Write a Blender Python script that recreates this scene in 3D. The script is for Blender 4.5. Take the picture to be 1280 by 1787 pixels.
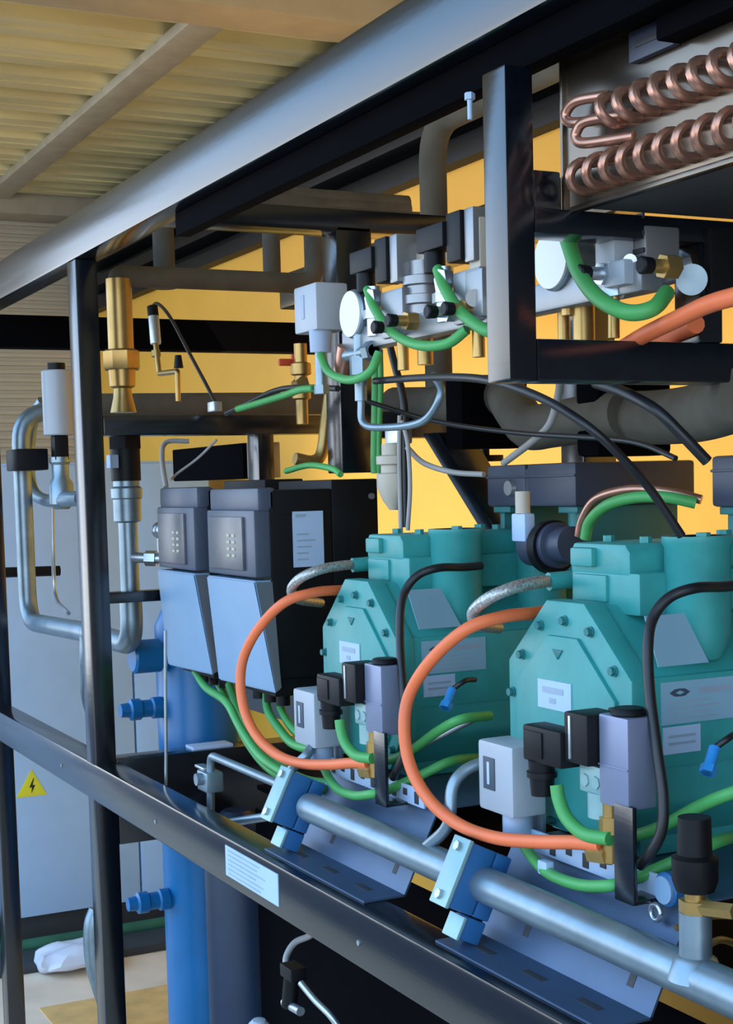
import bpy, bmesh, math, random
from mathutils import Vector, Matrix
random.seed(7)
for o in list(bpy.data.objects): bpy.data.objects.remove(o)
SC = bpy.context.scene
COL = SC.collection

# ------------------------------------------------------------------ camera
F_PX, PPX, PPY = 2573.0, 640.0, 1042.0
M = ((0.4493711948469919, 0.8929688070437175, -0.02592757005017908),
     (0.056154844973702885, -0.05720077683340127, -0.9967821750591425),
     (-0.891578466893277, 0.4464692383317976, -0.07584890635769402))
RT, DN, FW = [Vector(r) for r in M]
CAM = Vector((0, -0.9, 1.65))
cd = bpy.data.cameras.new('camera'); cam = bpy.data.objects.new('camera', cd); COL.objects.link(cam)
cd.sensor_fit = 'HORIZONTAL'; cd.sensor_width = 36.0
cd.lens = F_PX / 1280 * 36.0
cd.shift_y = (PPY - 893.5) / 1280
cd.clip_start = 0.05; cd.clip_end = 100
mw = Matrix.Identity(4)
for i in range(3):
    mw[i][0] = RT[i]; mw[i][1] = -DN[i]; mw[i][2] = -FW[i]; mw[i][3] = CAM[i]
cam.matrix_world = mw
SC.camera = cam

# ------------------------------------------------------------------ world and light
SKY = 3.5
w = bpy.data.worlds.new('world'); SC.world = w; w.use_nodes = True
nt = w.node_tree; nt.nodes.clear()
out = nt.nodes.new('ShaderNodeOutputWorld'); bg = nt.nodes.new('ShaderNodeBackground')
tc = nt.nodes.new('ShaderNodeTexCoord'); sp = nt.nodes.new('ShaderNodeSeparateXYZ')
nt.links.new(tc.outputs['Generated'], sp.inputs[0])
# daylight comes from the open side of the shed (-Y); zenith is bluer than the horizon
mr = nt.nodes.new('ShaderNodeMapRange'); mr.inputs['From Min'].default_value = 0.05; mr.inputs['From Max'].default_value = -0.32
mr.interpolation_type = 'SMOOTHSTEP'
nt.links.new(sp.outputs['Y'], mr.inputs['Value'])
cr = nt.nodes.new('ShaderNodeValToRGB')
cr.color_ramp.elements[0].position = 0.0; cr.color_ramp.elements[0].color = (0.88, 0.94, 1.0, 1)
cr.color_ramp.elements[1].position = 0.28; cr.color_ramp.elements[1].color = (0.36, 0.62, 1.0, 1)
nt.links.new(sp.outputs['Z'], cr.inputs['Fac'])
mu = nt.nodes.new('ShaderNodeMath'); mu.operation = 'MULTIPLY_ADD'
mu.inputs[1].default_value = SKY; mu.inputs[2].default_value = 0.08
nt.links.new(mr.outputs['Result'], mu.inputs[0])
nt.links.new(cr.outputs['Color'], bg.inputs['Color']); nt.links.new(mu.outputs[0], bg.inputs['Strength'])
nt.links.new(bg.outputs[0], out.inputs[0])
# added warm fill, no fixture, to brighten the back wall and roof
ld = bpy.data.lights.new('wall_fill_light', 'AREA'); lo = bpy.data.objects.new('wall_fill_light', ld); COL.objects.link(lo)
ld.shape = 'RECTANGLE'; ld.size = 3.4; ld.size_y = 1.1; ld.energy = 16; ld.color = (1.0, .86, .62)
lo.location = (-2.9, .95, 1.75); lo.rotation_euler = (math.radians(125), 0, 0)
SC.view_settings.view_transform = 'Standard'; SC.view_settings.look = 'None'
SC.view_settings.gamma = 1.0; SC.view_settings.use_curve_mapping = False
SC.view_settings.exposure = 0.0

# ------------------------------------------------------------------ helpers
def at(px, py, X=None, Y=None, Z=None):
    v = (RT * (px - PPX) + DN * (py - PPY) + FW * F_PX) / F_PX
    if X is not None: t = (X - CAM.x) / v.x
    elif Y is not None: t = (Y - CAM.y) / v.y
    else: t = (Z - CAM.z) / v.z
    return CAM + v * t

MATS = {}
def mat(name, col, rough=0.5, metal=0.0, spec=0.5, ior=1.5, coat=0.0, var=0.12, scale=12.0, bump=0.0, stretch=None, bscale=None):
    m = bpy.data.materials.new(name); m.use_nodes = True
    n = m.node_tree; b = n.nodes['Principled BSDF']
    b.inputs['Roughness'].default_value = rough; b.inputs['Metallic'].default_value = metal
    b.inputs['IOR'].default_value = ior; b.inputs['Specular IOR Level'].default_value = spec
    b.inputs['Coat Weight'].default_value = coat
    t = n.nodes.new('ShaderNodeTexCoord'); mp = n.nodes.new('ShaderNodeMapping')
    if stretch: mp.inputs['Scale'].default_value = stretch
    n.links.new(t.outputs['Object'], mp.inputs[0])
    no = n.nodes.new('ShaderNodeTexNoise'); no.inputs['Scale'].default_value = scale; no.inputs['Detail'].default_value = 5
    n.links.new(mp.outputs[0], no.inputs['Vector'])
    r = n.nodes.new('ShaderNodeValToRGB')
    r.color_ramp.elements[0].position = 0.3; r.color_ramp.elements[1].position = 0.7
    r.color_ramp.elements[0].color = tuple(c * (1 - var) for c in col) + (1,)
    r.color_ramp.elements[1].color = tuple(min(1, c * (1 + var)) for c in col) + (1,)
    n.links.new(no.outputs[0], r.inputs[0]); n.links.new(r.outputs[0], b.inputs['Base Color'])
    if bump:
        bp = n.nodes.new('ShaderNodeBump'); bp.inputs['Strength'].default_value = bump; bp.inputs['Distance'].default_value = 0.002
        n2 = n.nodes.new('ShaderNodeTexNoise'); n2.inputs['Scale'].default_value = bscale or scale * 4
        n.links.new(mp.outputs[0], n2.inputs['Vector'])
        n.links.new(n2.outputs[0], bp.inputs['Height']); n.links.new(bp.outputs[0], b.inputs['Normal'])
    MATS[name] = m
    return m
mat('black_paint', (.002, .004, .008), .25, ior=1.8, var=.3, bump=.03, scale=8, stretch=(1, 6, 6))
mat('teal', (.034, .29, .27), .42, var=.07, bump=.10, scale=30)
mat('teal_dark', (.02, .17, .17), .5, var=.1)
mat('black_plastic', (.005, .0055, .007), .5, spec=.22, var=.2)
mat('navy_plastic', (.035, .045, .075), .45, var=.1)
mat('drive_grey', (.06, .075, .11), .4, var=.1)
mat('drive_cover', (.19, .32, .46), .45, var=.04)
mat('screen', (.10, .10, .11), .3, var=.25, scale=25)
mat('key_white', (.42, .41, .30), .5)
mat('label_white', (.40, .54, .72), .5, var=.05)
mat('label_teal', (.24, .42, .52), .4, var=.05)
mat('label_ink', (.05, .07, .10), .5)
mat('label_fade', (.30, .38, .47), .5)
mat('white_plastic', (.37, .41, .45), .4, var=.04)
mat('cable_gland', (.32, .40, .52), .45, var=.06)
mat('aluminium', (.30, .31, .32), .38, metal=.6, var=.08, bump=.05)
mat('zinc', (.22, .25, .36), .4, metal=.4, var=.08)
mat('steel', (.50, .56, .60), .33, metal=.85, var=.12, scale=18)
mat('galvanised', (.24, .32, .37), .38, metal=.7, var=.14, scale=22, bump=.05)
mat('tray_steel', (.065, .11, .185), .40, metal=.4, var=.10, scale=14)
mat('brass', (.42, .27, .09), .35, metal=.75, var=.2)
mat('copper', (.52, .27, .19), .32, metal=.8, var=.2)
mat('mirror_steel', (.16, .13, .10), .22, metal=.9, var=.2, scale=6)
mat('insulation', (.085, .074, .055), .85, var=.25, bump=.4)
mat('orange_hose', (.82, .17, .055), .5, var=.08)
mat('green_cable', (.065, .34, .085), .5, var=.12)
mat('black_cable', (.010, .011, .013), .42, var=.2)
mat('grey_cable', (.35, .34, .32), .5)
mat('braid', (.45, .46, .44), .4, metal=.6, var=.45, scale=260)
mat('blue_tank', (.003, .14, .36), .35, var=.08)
mat('vessel_shaded', (.004, .02, .05), .5)  # blue darkened, shade beside the tank put into the colour
mat('blue_clamp', (.02, .12, .30), .45, var=.1)
mat('clamp_plate', (.26, .42, .42), .4, metal=.3)
mat('cabinet', (.40, .58, .82), .45, var=.03)
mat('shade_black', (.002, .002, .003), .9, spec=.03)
mat('cabinet_dark', (.03, .035, .04), .6)
mat('warning_yellow', (.75, .68, .03), .5, var=.05)
mat('warning_black', (.012, .015, .012), .5)
mat('yellow_wall', (.80, .42, .05), .55, var=.05, scale=3)
mat('end_wall', (.52, .46, .36), .5, var=.06, scale=3)
mat('roof', (.80, .68, .36), .45, metal=.1, var=.22, scale=5, stretch=(1, .25, 1))
mat('purlin', (.50, .44, .34), .5, metal=.2, var=.12)
mat('beam_tan', (.60, .45, .26), .55, var=.12, scale=6)
mat('concrete', (.80, .63, .46), .8, var=.12, scale=5, bump=.2)
mat('dark_ground', (.09, .11, .14), .9, var=.2, scale=20)
mat('floor_yellow', (.75, .45, .15), .7, var=.15)
mat('rubber_green', (.02, .12, .07), .6, var=.2)
mat('cloth_white', (.62, .64, .72), .8, var=.08)
mat('red_paint', (.55, .06, .02), .5)
mat('fitting_blue', (.02, .25, .62), .4)
mat('dial', (.78, .77, .72), .35, var=.02)
mat('valve_green', (.35, .55, .06), .5)

n_ = MATS['black_paint'].node_tree; rr = n_.nodes.new('ShaderNodeMapRange')
rr.inputs['To Min'].default_value = .15; rr.inputs['To Max'].default_value = .24
nn_ = n_.nodes.new('ShaderNodeTexNoise'); nn_.inputs['Scale'].default_value = 9; nn_.inputs['Detail'].default_value = 6
mm_ = n_.nodes.new('ShaderNodeMapping'); mm_.inputs['Scale'].default_value = (.35, 8, 8)
n_.links.new([k for k in n_.nodes if k.type == 'TEX_COORD'][0].outputs['Object'], mm_.inputs[0]); n_.links.new(mm_.outputs[0], nn_.inputs['Vector'])
n_.links.new(nn_.outputs[0], rr.inputs['Value']); n_.links.new(rr.outputs[0], n_.nodes['Principled BSDF'].inputs['Roughness'])

class MB:
    """collects shapes into one mesh"""
    def __init__(s): s.bm = bmesh.new(); s.mats = []
    def mi(s, m):
        if m not in s.mats: s.mats.append(m)
        return s.mats.index(m)
    def merge(s, b, m):
        k = s.mi(m)
        for f in b.faces: f.material_index = k
        me = bpy.data.meshes.new('tmp'); b.to_mesh(me); b.free()
        s.bm.from_mesh(me); bpy.data.meshes.remove(me)
    def box(s, a, b, bv=0.002, m=None, rot=None, about=None):
        a = Vector(a); b = Vector(b)
        t = bmesh.new(); bmesh.ops.create_cube(t, size=1)
        c = (a + b) / 2; d = Vector([abs(b[i] - a[i]) for i in range(3)])
        for v in t.verts: v.co = Vector((v.co.x * d.x, v.co.y * d.y, v.co.z * d.z)) + c
        bv = min(bv, min(d) * .35)
        if bv > 1e-5: bmesh.ops.bevel(t, geom=list(t.edges), offset=bv, segments=2, affect='EDGES', profile=.6)
        if rot is not None:
            p = Vector(about) if about is not None else c
            for v in t.verts: v.co = rot @ (v.co - p) + p
        s.merge(t, m); return s
    def cyl(s, p, q, r, r2=None, n=24, m=None, bv=0.0, cap=True):
        p = Vector(p); q = Vector(q); r2 = r if r2 is None else r2
        ax = (q - p); L = ax.length; ax.normalize()
        u = ax.orthogonal().normalized(); v = ax.cross(u)
        prof = [(0, r), (L, r2)]
        if bv: prof = [(0, r - bv), (bv, r), (L - bv, r2), (L, r2 - bv)]
        return s._rev(p, ax, u, v, prof, n, m, cap)
    def _rev(s, p, ax, u, v, prof, n, m, cap=True):
        t = bmesh.new(); rings = []
        for (h, r) in prof:
            rings.append([t.verts.new(p + ax * h + (u * math.cos(2 * math.pi * i / n) + v * math.sin(2 * math.pi * i / n)) * max(r, 1e-5)) for i in range(n)])
        for a, b in zip(rings, rings[1:]):
            for i in range(n):
                t.faces.new((a[i], a[(i + 1) % n], b[(i + 1) % n], b[i]))
        if cap: t.faces.new(rings[0][::-1]); t.faces.new(rings[-1])
        bmesh.ops.recalc_face_normals(t, faces=t.faces)
        s.merge(t, m); return s
    def lathe(s, p, q, prof, n=28, m=None):
        """prof: (fraction along p->q, radius)"""
        p = Vector(p); q = Vector(q); ax = q - p; L = ax.length; ax.normalize()
        u = ax.orthogonal().normalized(); v = ax.cross(u)
        return s._rev(p, ax, u, v, [(h * L, r) for h, r in prof], n, m)
    def tube(s, pts, r, n=14, m=None, smooth=6, cap=True, hollow=False):
        pts = [Vector(p) for p in pts]
        if smooth and len(pts) > 2:
            res = []
            e = [pts[0] * 2 - pts[1]] + pts + [pts[-1] * 2 - pts[-2]]
            for i in range(1, len(e) - 2):
                p0, p1, p2, p3 = e[i - 1:i + 3]
                for k in range(smooth):
                    t = k / smooth
                    res.append(.5 * ((2 * p1) + (p2 - p0) * t + (2 * p0 - 5 * p1 + 4 * p2 - p3) * t * t + (3 * p1 - p0 - 3 * p2 + p3) * t ** 3))
            res.append(pts[-1]); pts = res
        t = bmesh.new(); rings = []
        tan = []
        for i in range(len(pts)):
            a = pts[max(0, i - 1)]; b = pts[min(len(pts) - 1, i + 1)]
            tan.append((b - a).normalized())
        u = tan[0].orthogonal().normalized()
        for i, p in enumerate(pts):
            u = (u - tan[i] * u.dot(tan[i])).normalized(); v = tan[i].cross(u)
            rings.append([t.verts.new(p + (u * math.cos(2 * math.pi * k / n) + v * math.sin(2 * math.pi * k / n)) * r) for k in range(n)])
        for a, b in zip(rings, rings[1:]):
            for k in range(n): t.faces.new((a[k], a[(k + 1) % n], b[(k + 1) % n], b[k]))
        if cap: t.faces.new(rings[0][::-1]); t.faces.new(rings[-1])
        bmesh.ops.recalc_face_normals(t, faces=t.faces)
        s.merge(t, m); return s
    def bends(s, pts, r, rad, n=16, m=None):
        """pipe with straight runs and rounded elbows of radius rad"""
        pts = [Vector(p) for p in pts]; path = [pts[0]]
        for a, b, c in zip(pts, pts[1:], pts[2:]):
            d1 = (a - b); d2 = (c - b); k = min(rad, d1.length * .49, d2.length * .49)
            A = b + d1.normalized() * k; B = b + d2.normalized() * k
            for i in range(9):
                t = i / 8; path.append(A * (1 - t) ** 2 + b * 2 * t * (1 - t) + B * t * t)
        path.append(pts[-1])
        return s.tube(path, r, n, m, smooth=0)
    def prism(s, poly, axis, a, b, m=None, bv=0.0):
        """poly in the two other axes (order x,y,z without axis), extruded along axis a..b"""
        t = bmesh.new()
        def mk(p, h):
            l = list(p); l.insert(axis, h); return Vector(l)
        A = [t.verts.new(mk(p, a)) for p in poly]; B = [t.verts.new(mk(p, b)) for p in poly]
        n = len(poly)
        t.faces.new(A); t.faces.new(B[::-1])
        for i in range(n): t.faces.new((A[i], B[i], B[(i + 1) % n], A[(i + 1) % n]))
        bmesh.ops.recalc_face_normals(t, faces=t.faces)
        if bv: bmesh.ops.bevel(t, geom=list(t.edges), offset=bv, segments=2, affect='EDGES', profile=.6)
        s.merge(t, m); return s
    def sphere(s, c, r, m=None, sc=(1, 1, 1)):
        t = bmesh.new(); bmesh.ops.create_uvsphere(t, u_segments=20, v_segments=12, radius=r)
        for v in t.verts: v.co = Vector((v.co.x * sc[0], v.co.y * sc[1], v.co.z * sc[2])) + Vector(c)
        s.merge(t, m); return s
    def hexnut(s, p, q, r, m=None): return s.cyl(p, q, r, n=6, m=m)
    def build(s, name, material, parent=None, origin=None):
        me = bpy.data.meshes.new(name)
        if parent is not None: org = Vector((0, 0, 0)); p = parent
        off = Vector((0, 0, 0)); p = parent
        while p is not None: off += p.location; p = p.parent
        loc = Vector((0, 0, 0))
        if parent is None:
            lo = Vector([min(v.co[i] for v in s.bm.verts) for i in range(3)]); hi = Vector([max(v.co[i] for v in s.bm.verts) for i in range(3)])
            loc = Vector(((lo.x + hi.x) / 2, (lo.y + hi.y) / 2, lo.z)) if origin is None else Vector(origin)
            off = loc
        for v in s.bm.verts: v.co -= off
        s.bm.to_mesh(me); s.bm.free()
        if s.mats:
            base = [material if k is None else k for k in s.mats]
            # slot 0 used for None
            for k in base: me.materials.append(MATS[k])
        else: me.materials.append(MATS[material])
        for f in me.polygons: f.use_smooth = True
        me.set_sharp_from_angle(angle=math.radians(35))
        o = bpy.data.objects.new(name, me); COL.objects.link(o)
        o.location = loc
        if parent is not None: o.parent = parent
        return o
def mb(default=None):
    b = MB()
    if default: b.mats.append(default)
    return b

def tag(o, label=None, cat=None, group=None, kind=None):
    if label: o['label'] = label
    if cat: o['category'] = cat
    if group: o['group'] = group
    if kind: o['kind'] = kind
    return o
def thing(name, loc, label, cat, group=None):
    o = bpy.data.objects.new(name, None); COL.objects.link(o); o.location = loc
    o.empty_display_size = .05
    return tag(o, label, cat, group)
def struct(o): o['kind'] = 'structure'; return o
def dup(root, d, label, group=None):
    """copy a thing with its parts and sub-parts, shifted by d"""
    r = root.copy(); COL.objects.link(r); r.location = root.location + Vector(d); r['label'] = label
    if group: r['group'] = group
    for ch in list(root.children):
        c = ch.copy(); COL.objects.link(c); c.parent = r
        for g in list(ch.children):
            e = g.copy(); COL.objects.link(e); e.parent = c
    return r
def Q(*pts):
    """(px, py, Y) -> world points on rack planes of constant depth Y"""
    return [at(x, y, Y=d) for x, y, d in pts]
def hose(name, pts, r, material, label, cat, group=None, smooth=7, n=12):
    o = MB().tube(pts, r, n=n, smooth=smooth).build(name, material)
    return tag(o, label, cat, group)
S2 = Vector((-0.610, 0, 0))      # pitch between the two compressor bays

# ------------------------------------------------------------------ setting
struct(mb().box((-9, -1.6, -.1), (3, 3, 0), 0).build('floor', 'concrete'))
struct(mb().box((-14, -12, -.12), (6, -1.6, -.02), 0).build('trim_6', 'dark_ground'))  # unseen dark ground, added for the lower rail to reflect
b = mb().box((-4.62, .2, 0), (-3.6, 1.2, .003), 0); struct(b.build('trim_1', 'floor_yellow'))
struct(mb().box((-9, 1.25, 0), (-1.3, 1.35, 2.53), 0).build('wall_back', 'yellow_wall'))
# upper band of the back wall: dark steel rails one above the other
b = mb().box((-9, 1.30, 2.53), (-1.3, 1.40, 3.3), 0)
for z in (2.53, 2.64, 2.75, 2.86, 2.97): b.box((-8, 1.2, z), (-1.3, 1.30, z + .05), .006)
struct(b.build('trim_2', 'black_plastic'))
# left end wall with fine horizontal ribs
b = mb().box((-7.42, -.75, 0), (-7.32, 1.25, 3.4), 0)
for i in range(84): b.box((-7.325, -.75, .04 + i * .04), (-7.305, 1.25, .062 + i * .04), .004)
struct(b.build('wall_left', 'end_wall'))
# roof of trapezoidal sheets, ribs across the shed
t = MB(); t.box((-9, -1.3, 3.122), (3, 1.5, 3.13), 0)
x = -8.9
while x < 2.7:
    t.prism([(x, 3.123), (x + .012, 3.075), (x + .185, 3.075), (x + .197, 3.123)], 1, -1.3, 1.5)
    t.box((x + .096, -1.3, 3.070), (x + .106, 1.5, 3.076), 0)
    x += .30
struct(t.build('ceiling', 'roof'))
struct(mb().box((-7.3, .70, 3.045), (-1.0, .815, 3.080), .006).build('trim_3', 'purlin'))
struct(mb().box((-7.3, -1.5, 2.98), (-7.1, 1.25, 3.09), .008).build('trim_4', 'purlin'))
struct(mb().box((-3.99, -.9, 2.945), (-3.80, 1.25, 3.045), .01).box((-4.0, -.9, 3.03), (-3.79, 1.25, 3.045), .004).build('trim_5', 'beam_tan'))

# ------------------------------------------------------------------ rack frame
fr = thing('rack_frame', (-2.5, .03, 0), 'black painted square-tube steel frame carrying all the refrigeration equipment', 'frame')
def part(b, name, m, parent, label=None):
    o = b.build(name, m, parent)
    if label: o['label'] = label
    return o
part(mb().box((-4.7, 0, 2.154), (-.5, .06, 2.25), .006), 'top_rail', 'black_paint', fr)
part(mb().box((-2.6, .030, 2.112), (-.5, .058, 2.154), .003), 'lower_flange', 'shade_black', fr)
part(mb().box((-4.7, 0, .963), (-.5, .06, 1.047), .005), 'bottom_rail', 'black_paint', fr)
part(mb().box((-3.233, .0008, 0), (-3.164, .05, 2.154), .004), 'post', 'black_paint', fr)
part(mb().box((-4.23, .0008, 0), (-4.16, .05, 2.154), .004), 'post', 'black_paint', fr)
part(mb().box((-1.472, .0008, 1.763), (-1.423, .038, 2.112), .003), 'post', 'black_paint', fr)
part(mb().box((-2.77, .405, 1.675), (-2.70, .485, 2.17), .004), 'post', 'black_paint', fr)
part(mb().box((-3.23, .415, 1.55), (-3.164, .455, 1.775), .003), 'post', 'black_paint', fr)
part(mb().box((-2.50, .80, 0), (-2.42, .88, 2.25), .004), 'post', 'black_paint', fr)
part(mb().box((-1.50, .80, 0), (-1.42, .88, 2.25), .004), 'post', 'black_paint', fr)
part(mb().box((-3.9, .80, 2.154), (-.5, .88, 2.25), .005), 'rear_rail', 'black_paint', fr)
part(mb().box((-4.7, .80, .963), (-.5, .86, 1.047), .005), 'rear_rail', 'black_paint', fr)
part(mb().box((-1.472, .038, 1.763), (-1.423, .80, 1.811), .003), 'crossbeam', 'black_paint', fr)
part(mb().box((-2.77, .06, 2.158), (-2.70, .80, 2.203), .003), 'crossbeam', 'black_paint', fr)
part(mb().box((-1.472, .038, 1.930), (-1.423, .80, 1.9575), .002), 'crossbeam', 'black_paint', fr)
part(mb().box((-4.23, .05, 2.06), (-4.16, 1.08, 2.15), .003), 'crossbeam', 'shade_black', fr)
part(mb().box((-3.233, .05, 1.773), (-3.164, .80, 1.817), .003), 'crossbeam', 'black_paint', fr)
part(mb().box((-3.233, .05, .86), (-3.164, .80, 1.052), .003), 'crossbeam', 'black_paint', fr)
part(mb().box((-3.233, .05, 1.40), (-3.19, .26, 1.425), .003), 'pipe_bracket', 'black_paint', fr)
q0 = at(1222, 500, X=-1.423); q1 = at(1262, 500, X=-1.423)
part(mb().box((-1.472, q0.y, 1.811), (-1.423, q1.y, 1.93), .003), 'post', 'black_paint', fr)
part(mb().box((-1.472, .038, 1.955), (-1.425, .075, 2.0), .003), 'gusset', 'black_paint', fr)
part(mb().box((-2.50, .345, 1.0), (-2.44, .80, 1.05), .003), 'crossbeam', 'black_paint', fr)
# diagonal brace in the rear
b = mb(); p = at(770, 755, X=-2.45); q = at(880, 930, X=-2.45)
b.prism([(p.y - .02, p.z), (p.y + .055, p.z), (q.y + .05, q.z), (q.y - .025, q.z)], 0, -2.49, -2.43, bv=.003)
part(b, 'diagonal_brace', 'black_paint', fr)
b = mb().box((-2.77, .48, 1.745), (-2.70, .80, 1.80), .003); part(b, 'crossbeam', 'black_paint', fr)
p = at(820, 150, Y=.03)
part(mb().cyl((p.x, .03, 2.082), (p.x, .03, 2.11), .0032).hexnut((p.x, .03, 2.105), (p.x, .03, 2.113), .0065), 'bolt', 'label_white', fr, 'pale bolt under the top rail')
p = at(330, 1300, X=-3.2); q = at(400, 1300, X=-3.2)
part(mb().box((-3.225, p.y, 1.052), (-3.172, q.y, 1.060), .002), 'packing_plate', 'label_white', fr, 'pale packing plate on the low crossbeam')
# sticker on the lower rail
a0 = at(394, 1490, Y=-.001); a1 = at(486, 1560, Y=-.001)
b = mb('label_white'); b.box((a0.x, -.0016, .981), (a1.x, 0.0, 1.034), .0)
for i in range(6):
    z = 1.027 - i * .008
    b.box((a0.x + .012, -.0020, z - .0012), (a0.x + .012 + .20 * (.6 + .35 * random.random()), -.0016, z + .0012), 0, 'label_fade')
part(b, 'rating_label', 'label_white', fr, 'pale blue printed sticker on the lower rail')
for x in (-1.85, -3.45, -2.75):
    part(mb().cyl((x, -.002, 1.0), (x, .0, 1.0), .004, n=10), 'rivet', 'steel', fr)

# ------------------------------------------------------------------ compressors
CX, CY, CZ = -1.584, .18, 1.19
comp = thing('compressor', (CX, CY, CZ), 'teal piston compressor at the right, nearest of the two and cut by the photo edge', 'compressor', 'teal compressors on the lower rail')
def L(x, y, z): return (CX + x, CY + y, CZ + z)
octo = [(-.044, .303), (.041, .303), (.140, .213), (.140, .05), (.105, 0), (-.105, 0), (-.140, .05), (-.140, .215)]
def oc(s, cx=0, cz=.15): return [(CX + cx + (p[0] - cx) * s, CZ + cz + (p[1] - cz) * s) for p in octo]
# crankcase + motor housing
b = mb(); b.prism(oc(.965), 1, CY + .03, CY + .30, bv=.006)
b.prism(oc(.93), 1, CY + .30, CY + .56, bv=.01)
b.box(L(-.10, .04, -.0185), L(-.06, .5, .01), .004); b.box(L(.06, .04, -.0185), L(.10, .5, .01), .004)
b.prism([(CY + .03, CZ + .10), (CY + .03, CZ + .215), (CY + .30, CZ + .215), (CY + .30, CZ + .10)], 0, CX + .12, CX + .137, bv=.004)
crank = part(b, 'crankcase', 'teal', comp)
# end cover with raised rim and panel
b = mb(); b.prism(oc(1.0), 1, CY, CY + .032, bv=.004)
cover = part(b, 'end_cover', 'teal', comp)
inner = [(CX + (p[0]) * .80, CZ + .135 + (p[1] - .15) * .80) for p in octo]
b = mb(); b.prism(inner, 1, CY - .006, CY + .002, bv=.0025)
part(b, 'cover_panel', 'teal', cover)
for (x, z) in [(-1.640, 1.458), (-1.584, 1.468), (-1.527, 1.458), (-1.478, 1.413), (-1.687, 1.415), (-1.713, 1.361), (-1.458, 1.355), (-1.712, 1.29), (-1.456, 1.29), (-1.70, 1.225), (-1.465, 1.225), (-1.62, 1.20), (-1.55, 1.20)]:
    b = mb(); b.cyl((x, CY - .002, z), (x, CY, z), .0072, n=16); b.hexnut((x, CY - .008, z), (x, CY - .001, z), .0056)
    part(b, 'bolt', 'teal_dark', cover)
b = mb('label_white'); b.box((-1.640, CY - .0075, 1.350), (-1.563, CY - .006, 1.388), 0)
b.box((-1.628, CY - .0082, 1.371), (-1.580, CY - .0075, 1.379), 0, 'label_fade')
b.box((-1.612, CY - .0082, 1.358), (-1.598, CY - .0075, 1.365), 0, 'label_fade')
part(b, 'cover_label', 'label_white', cover, 'small white sticker with grey print on the end cover')
# small cast triangle mark high on the panel
b = mb(); t0 = Vector((-1.605, CY - .0065, 1.430))
b.prism([(t0.x, t0.z), (t0.x + .024, t0.z), (t0.x + .012, t0.z - .013)], 1, CY - .0078, CY - .005, bv=.0006)
part(b, 'cast_mark', 'teal_dark', cover)
# cylinder head
b = mb()
b.box(L(-.065, .055, .285), L(.085, .40, .340), .006)
b.prism([(CX - .065, CZ + .335), (CX - .065, CZ + .365), (CX - .058, CZ + .376), (CX + .055, CZ + .376), (CX + .065, CZ + .365), (CX + .065, CZ + .335)], 1, CY + .055, CY + .40, bv=.004)
b.box(L(-.055, .050, .30), L(.02, .06, .335), .003); b.box(L(-.055, .046, .345), L(-.005, .06, .37), .004)
for y in (.10, .30):
    b.cyl(L(-.04, y, .376), L(-.04, y, .384), .008, n=6); b.cyl(L(.04, y, .376), L(.04, y, .384), .008, n=6)
part(b, 'cylinder_head', 'teal', comp)
b = mb()
b.lathe(L(.100, .135, .22), L(.100, .135, .385), [(0, .012), (.06, .030), (.25, .042), (.92, .042), (.95, .045), (1, .045), (1, .03)])
b.box(L(.07, .10, .375), L(.13, .17, .385), .004)
b.cyl(L(.085, .19, .376), L(.085, .19, .39), .009, n=6); b.cyl(L(.13, .12, .376), L(.13, .12, .39), .009, n=6)
b.lathe(L(.100, .30, .22), L(.100, .30, .375), [(0, .012), (.06, .030), (.25, .042), (.92, .042), (1, .045)])
part(b, 'cylinder_boss', 'teal', comp)
# side plates: big hazard decal, rating plate, small white label
b = mb('label_white')
xs = -1.4440
b.prism([(.202, 1.482), (.262, 1.482), (.300, 1.418), (.222, 1.418)], 0, CX + .1365, CX + .1385)
part(b, 'side_decal', 'label_teal', comp, 'pale four-sided decal high on the compressor side')
b = mb('label_teal'); b.box((CX + .1365, .226, 1.345), (CX + .1385, .345, 1.398), 0)
# lens shaped emblem and rows of faint print
em = [(.238, 1.384), (.246, 1.3885), (.254, 1.389), (.262, 1.3885), (.270, 1.384), (.262, 1.3795), (.254, 1.379), (.246, 1.3795)]
b.prism(em, 0, CX + .1384, CX + .1390, 'label_ink')
b.prism([(.247, 1.384), (.254, 1.3865), (.261, 1.384), (.254, 1.3815)], 0, CX + .1388, CX + .1393, 'label_teal')
for i in range(4):
    b.box((CX + .1384, .236, 1.371 - i * .007), (CX + .1388, .30 + .03 * random.random(), 1.3735 - i * .007), 0, 'label_fade')
b.box((CX + .1384, .284, 1.380), (CX + .1388, .335, 1.388), 0, 'label_fade')
part(b, 'rating_plate', 'label_teal', comp, 'grey-blue rating plate with dark lens-shaped emblem')
b = mb('label_white'); b.box((CX + .1365, .228, 1.308), (CX + .1385, .286, 1.342), 0)
for i in range(2): b.box((CX + .1384, .236, 1.319 + i * .009), (CX + .1388, .278, 1.3225 + i * .009), 0, 'label_fade')
part(b, 'side_label', 'label_white', comp, 'small white label low on the compressor side')
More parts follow.
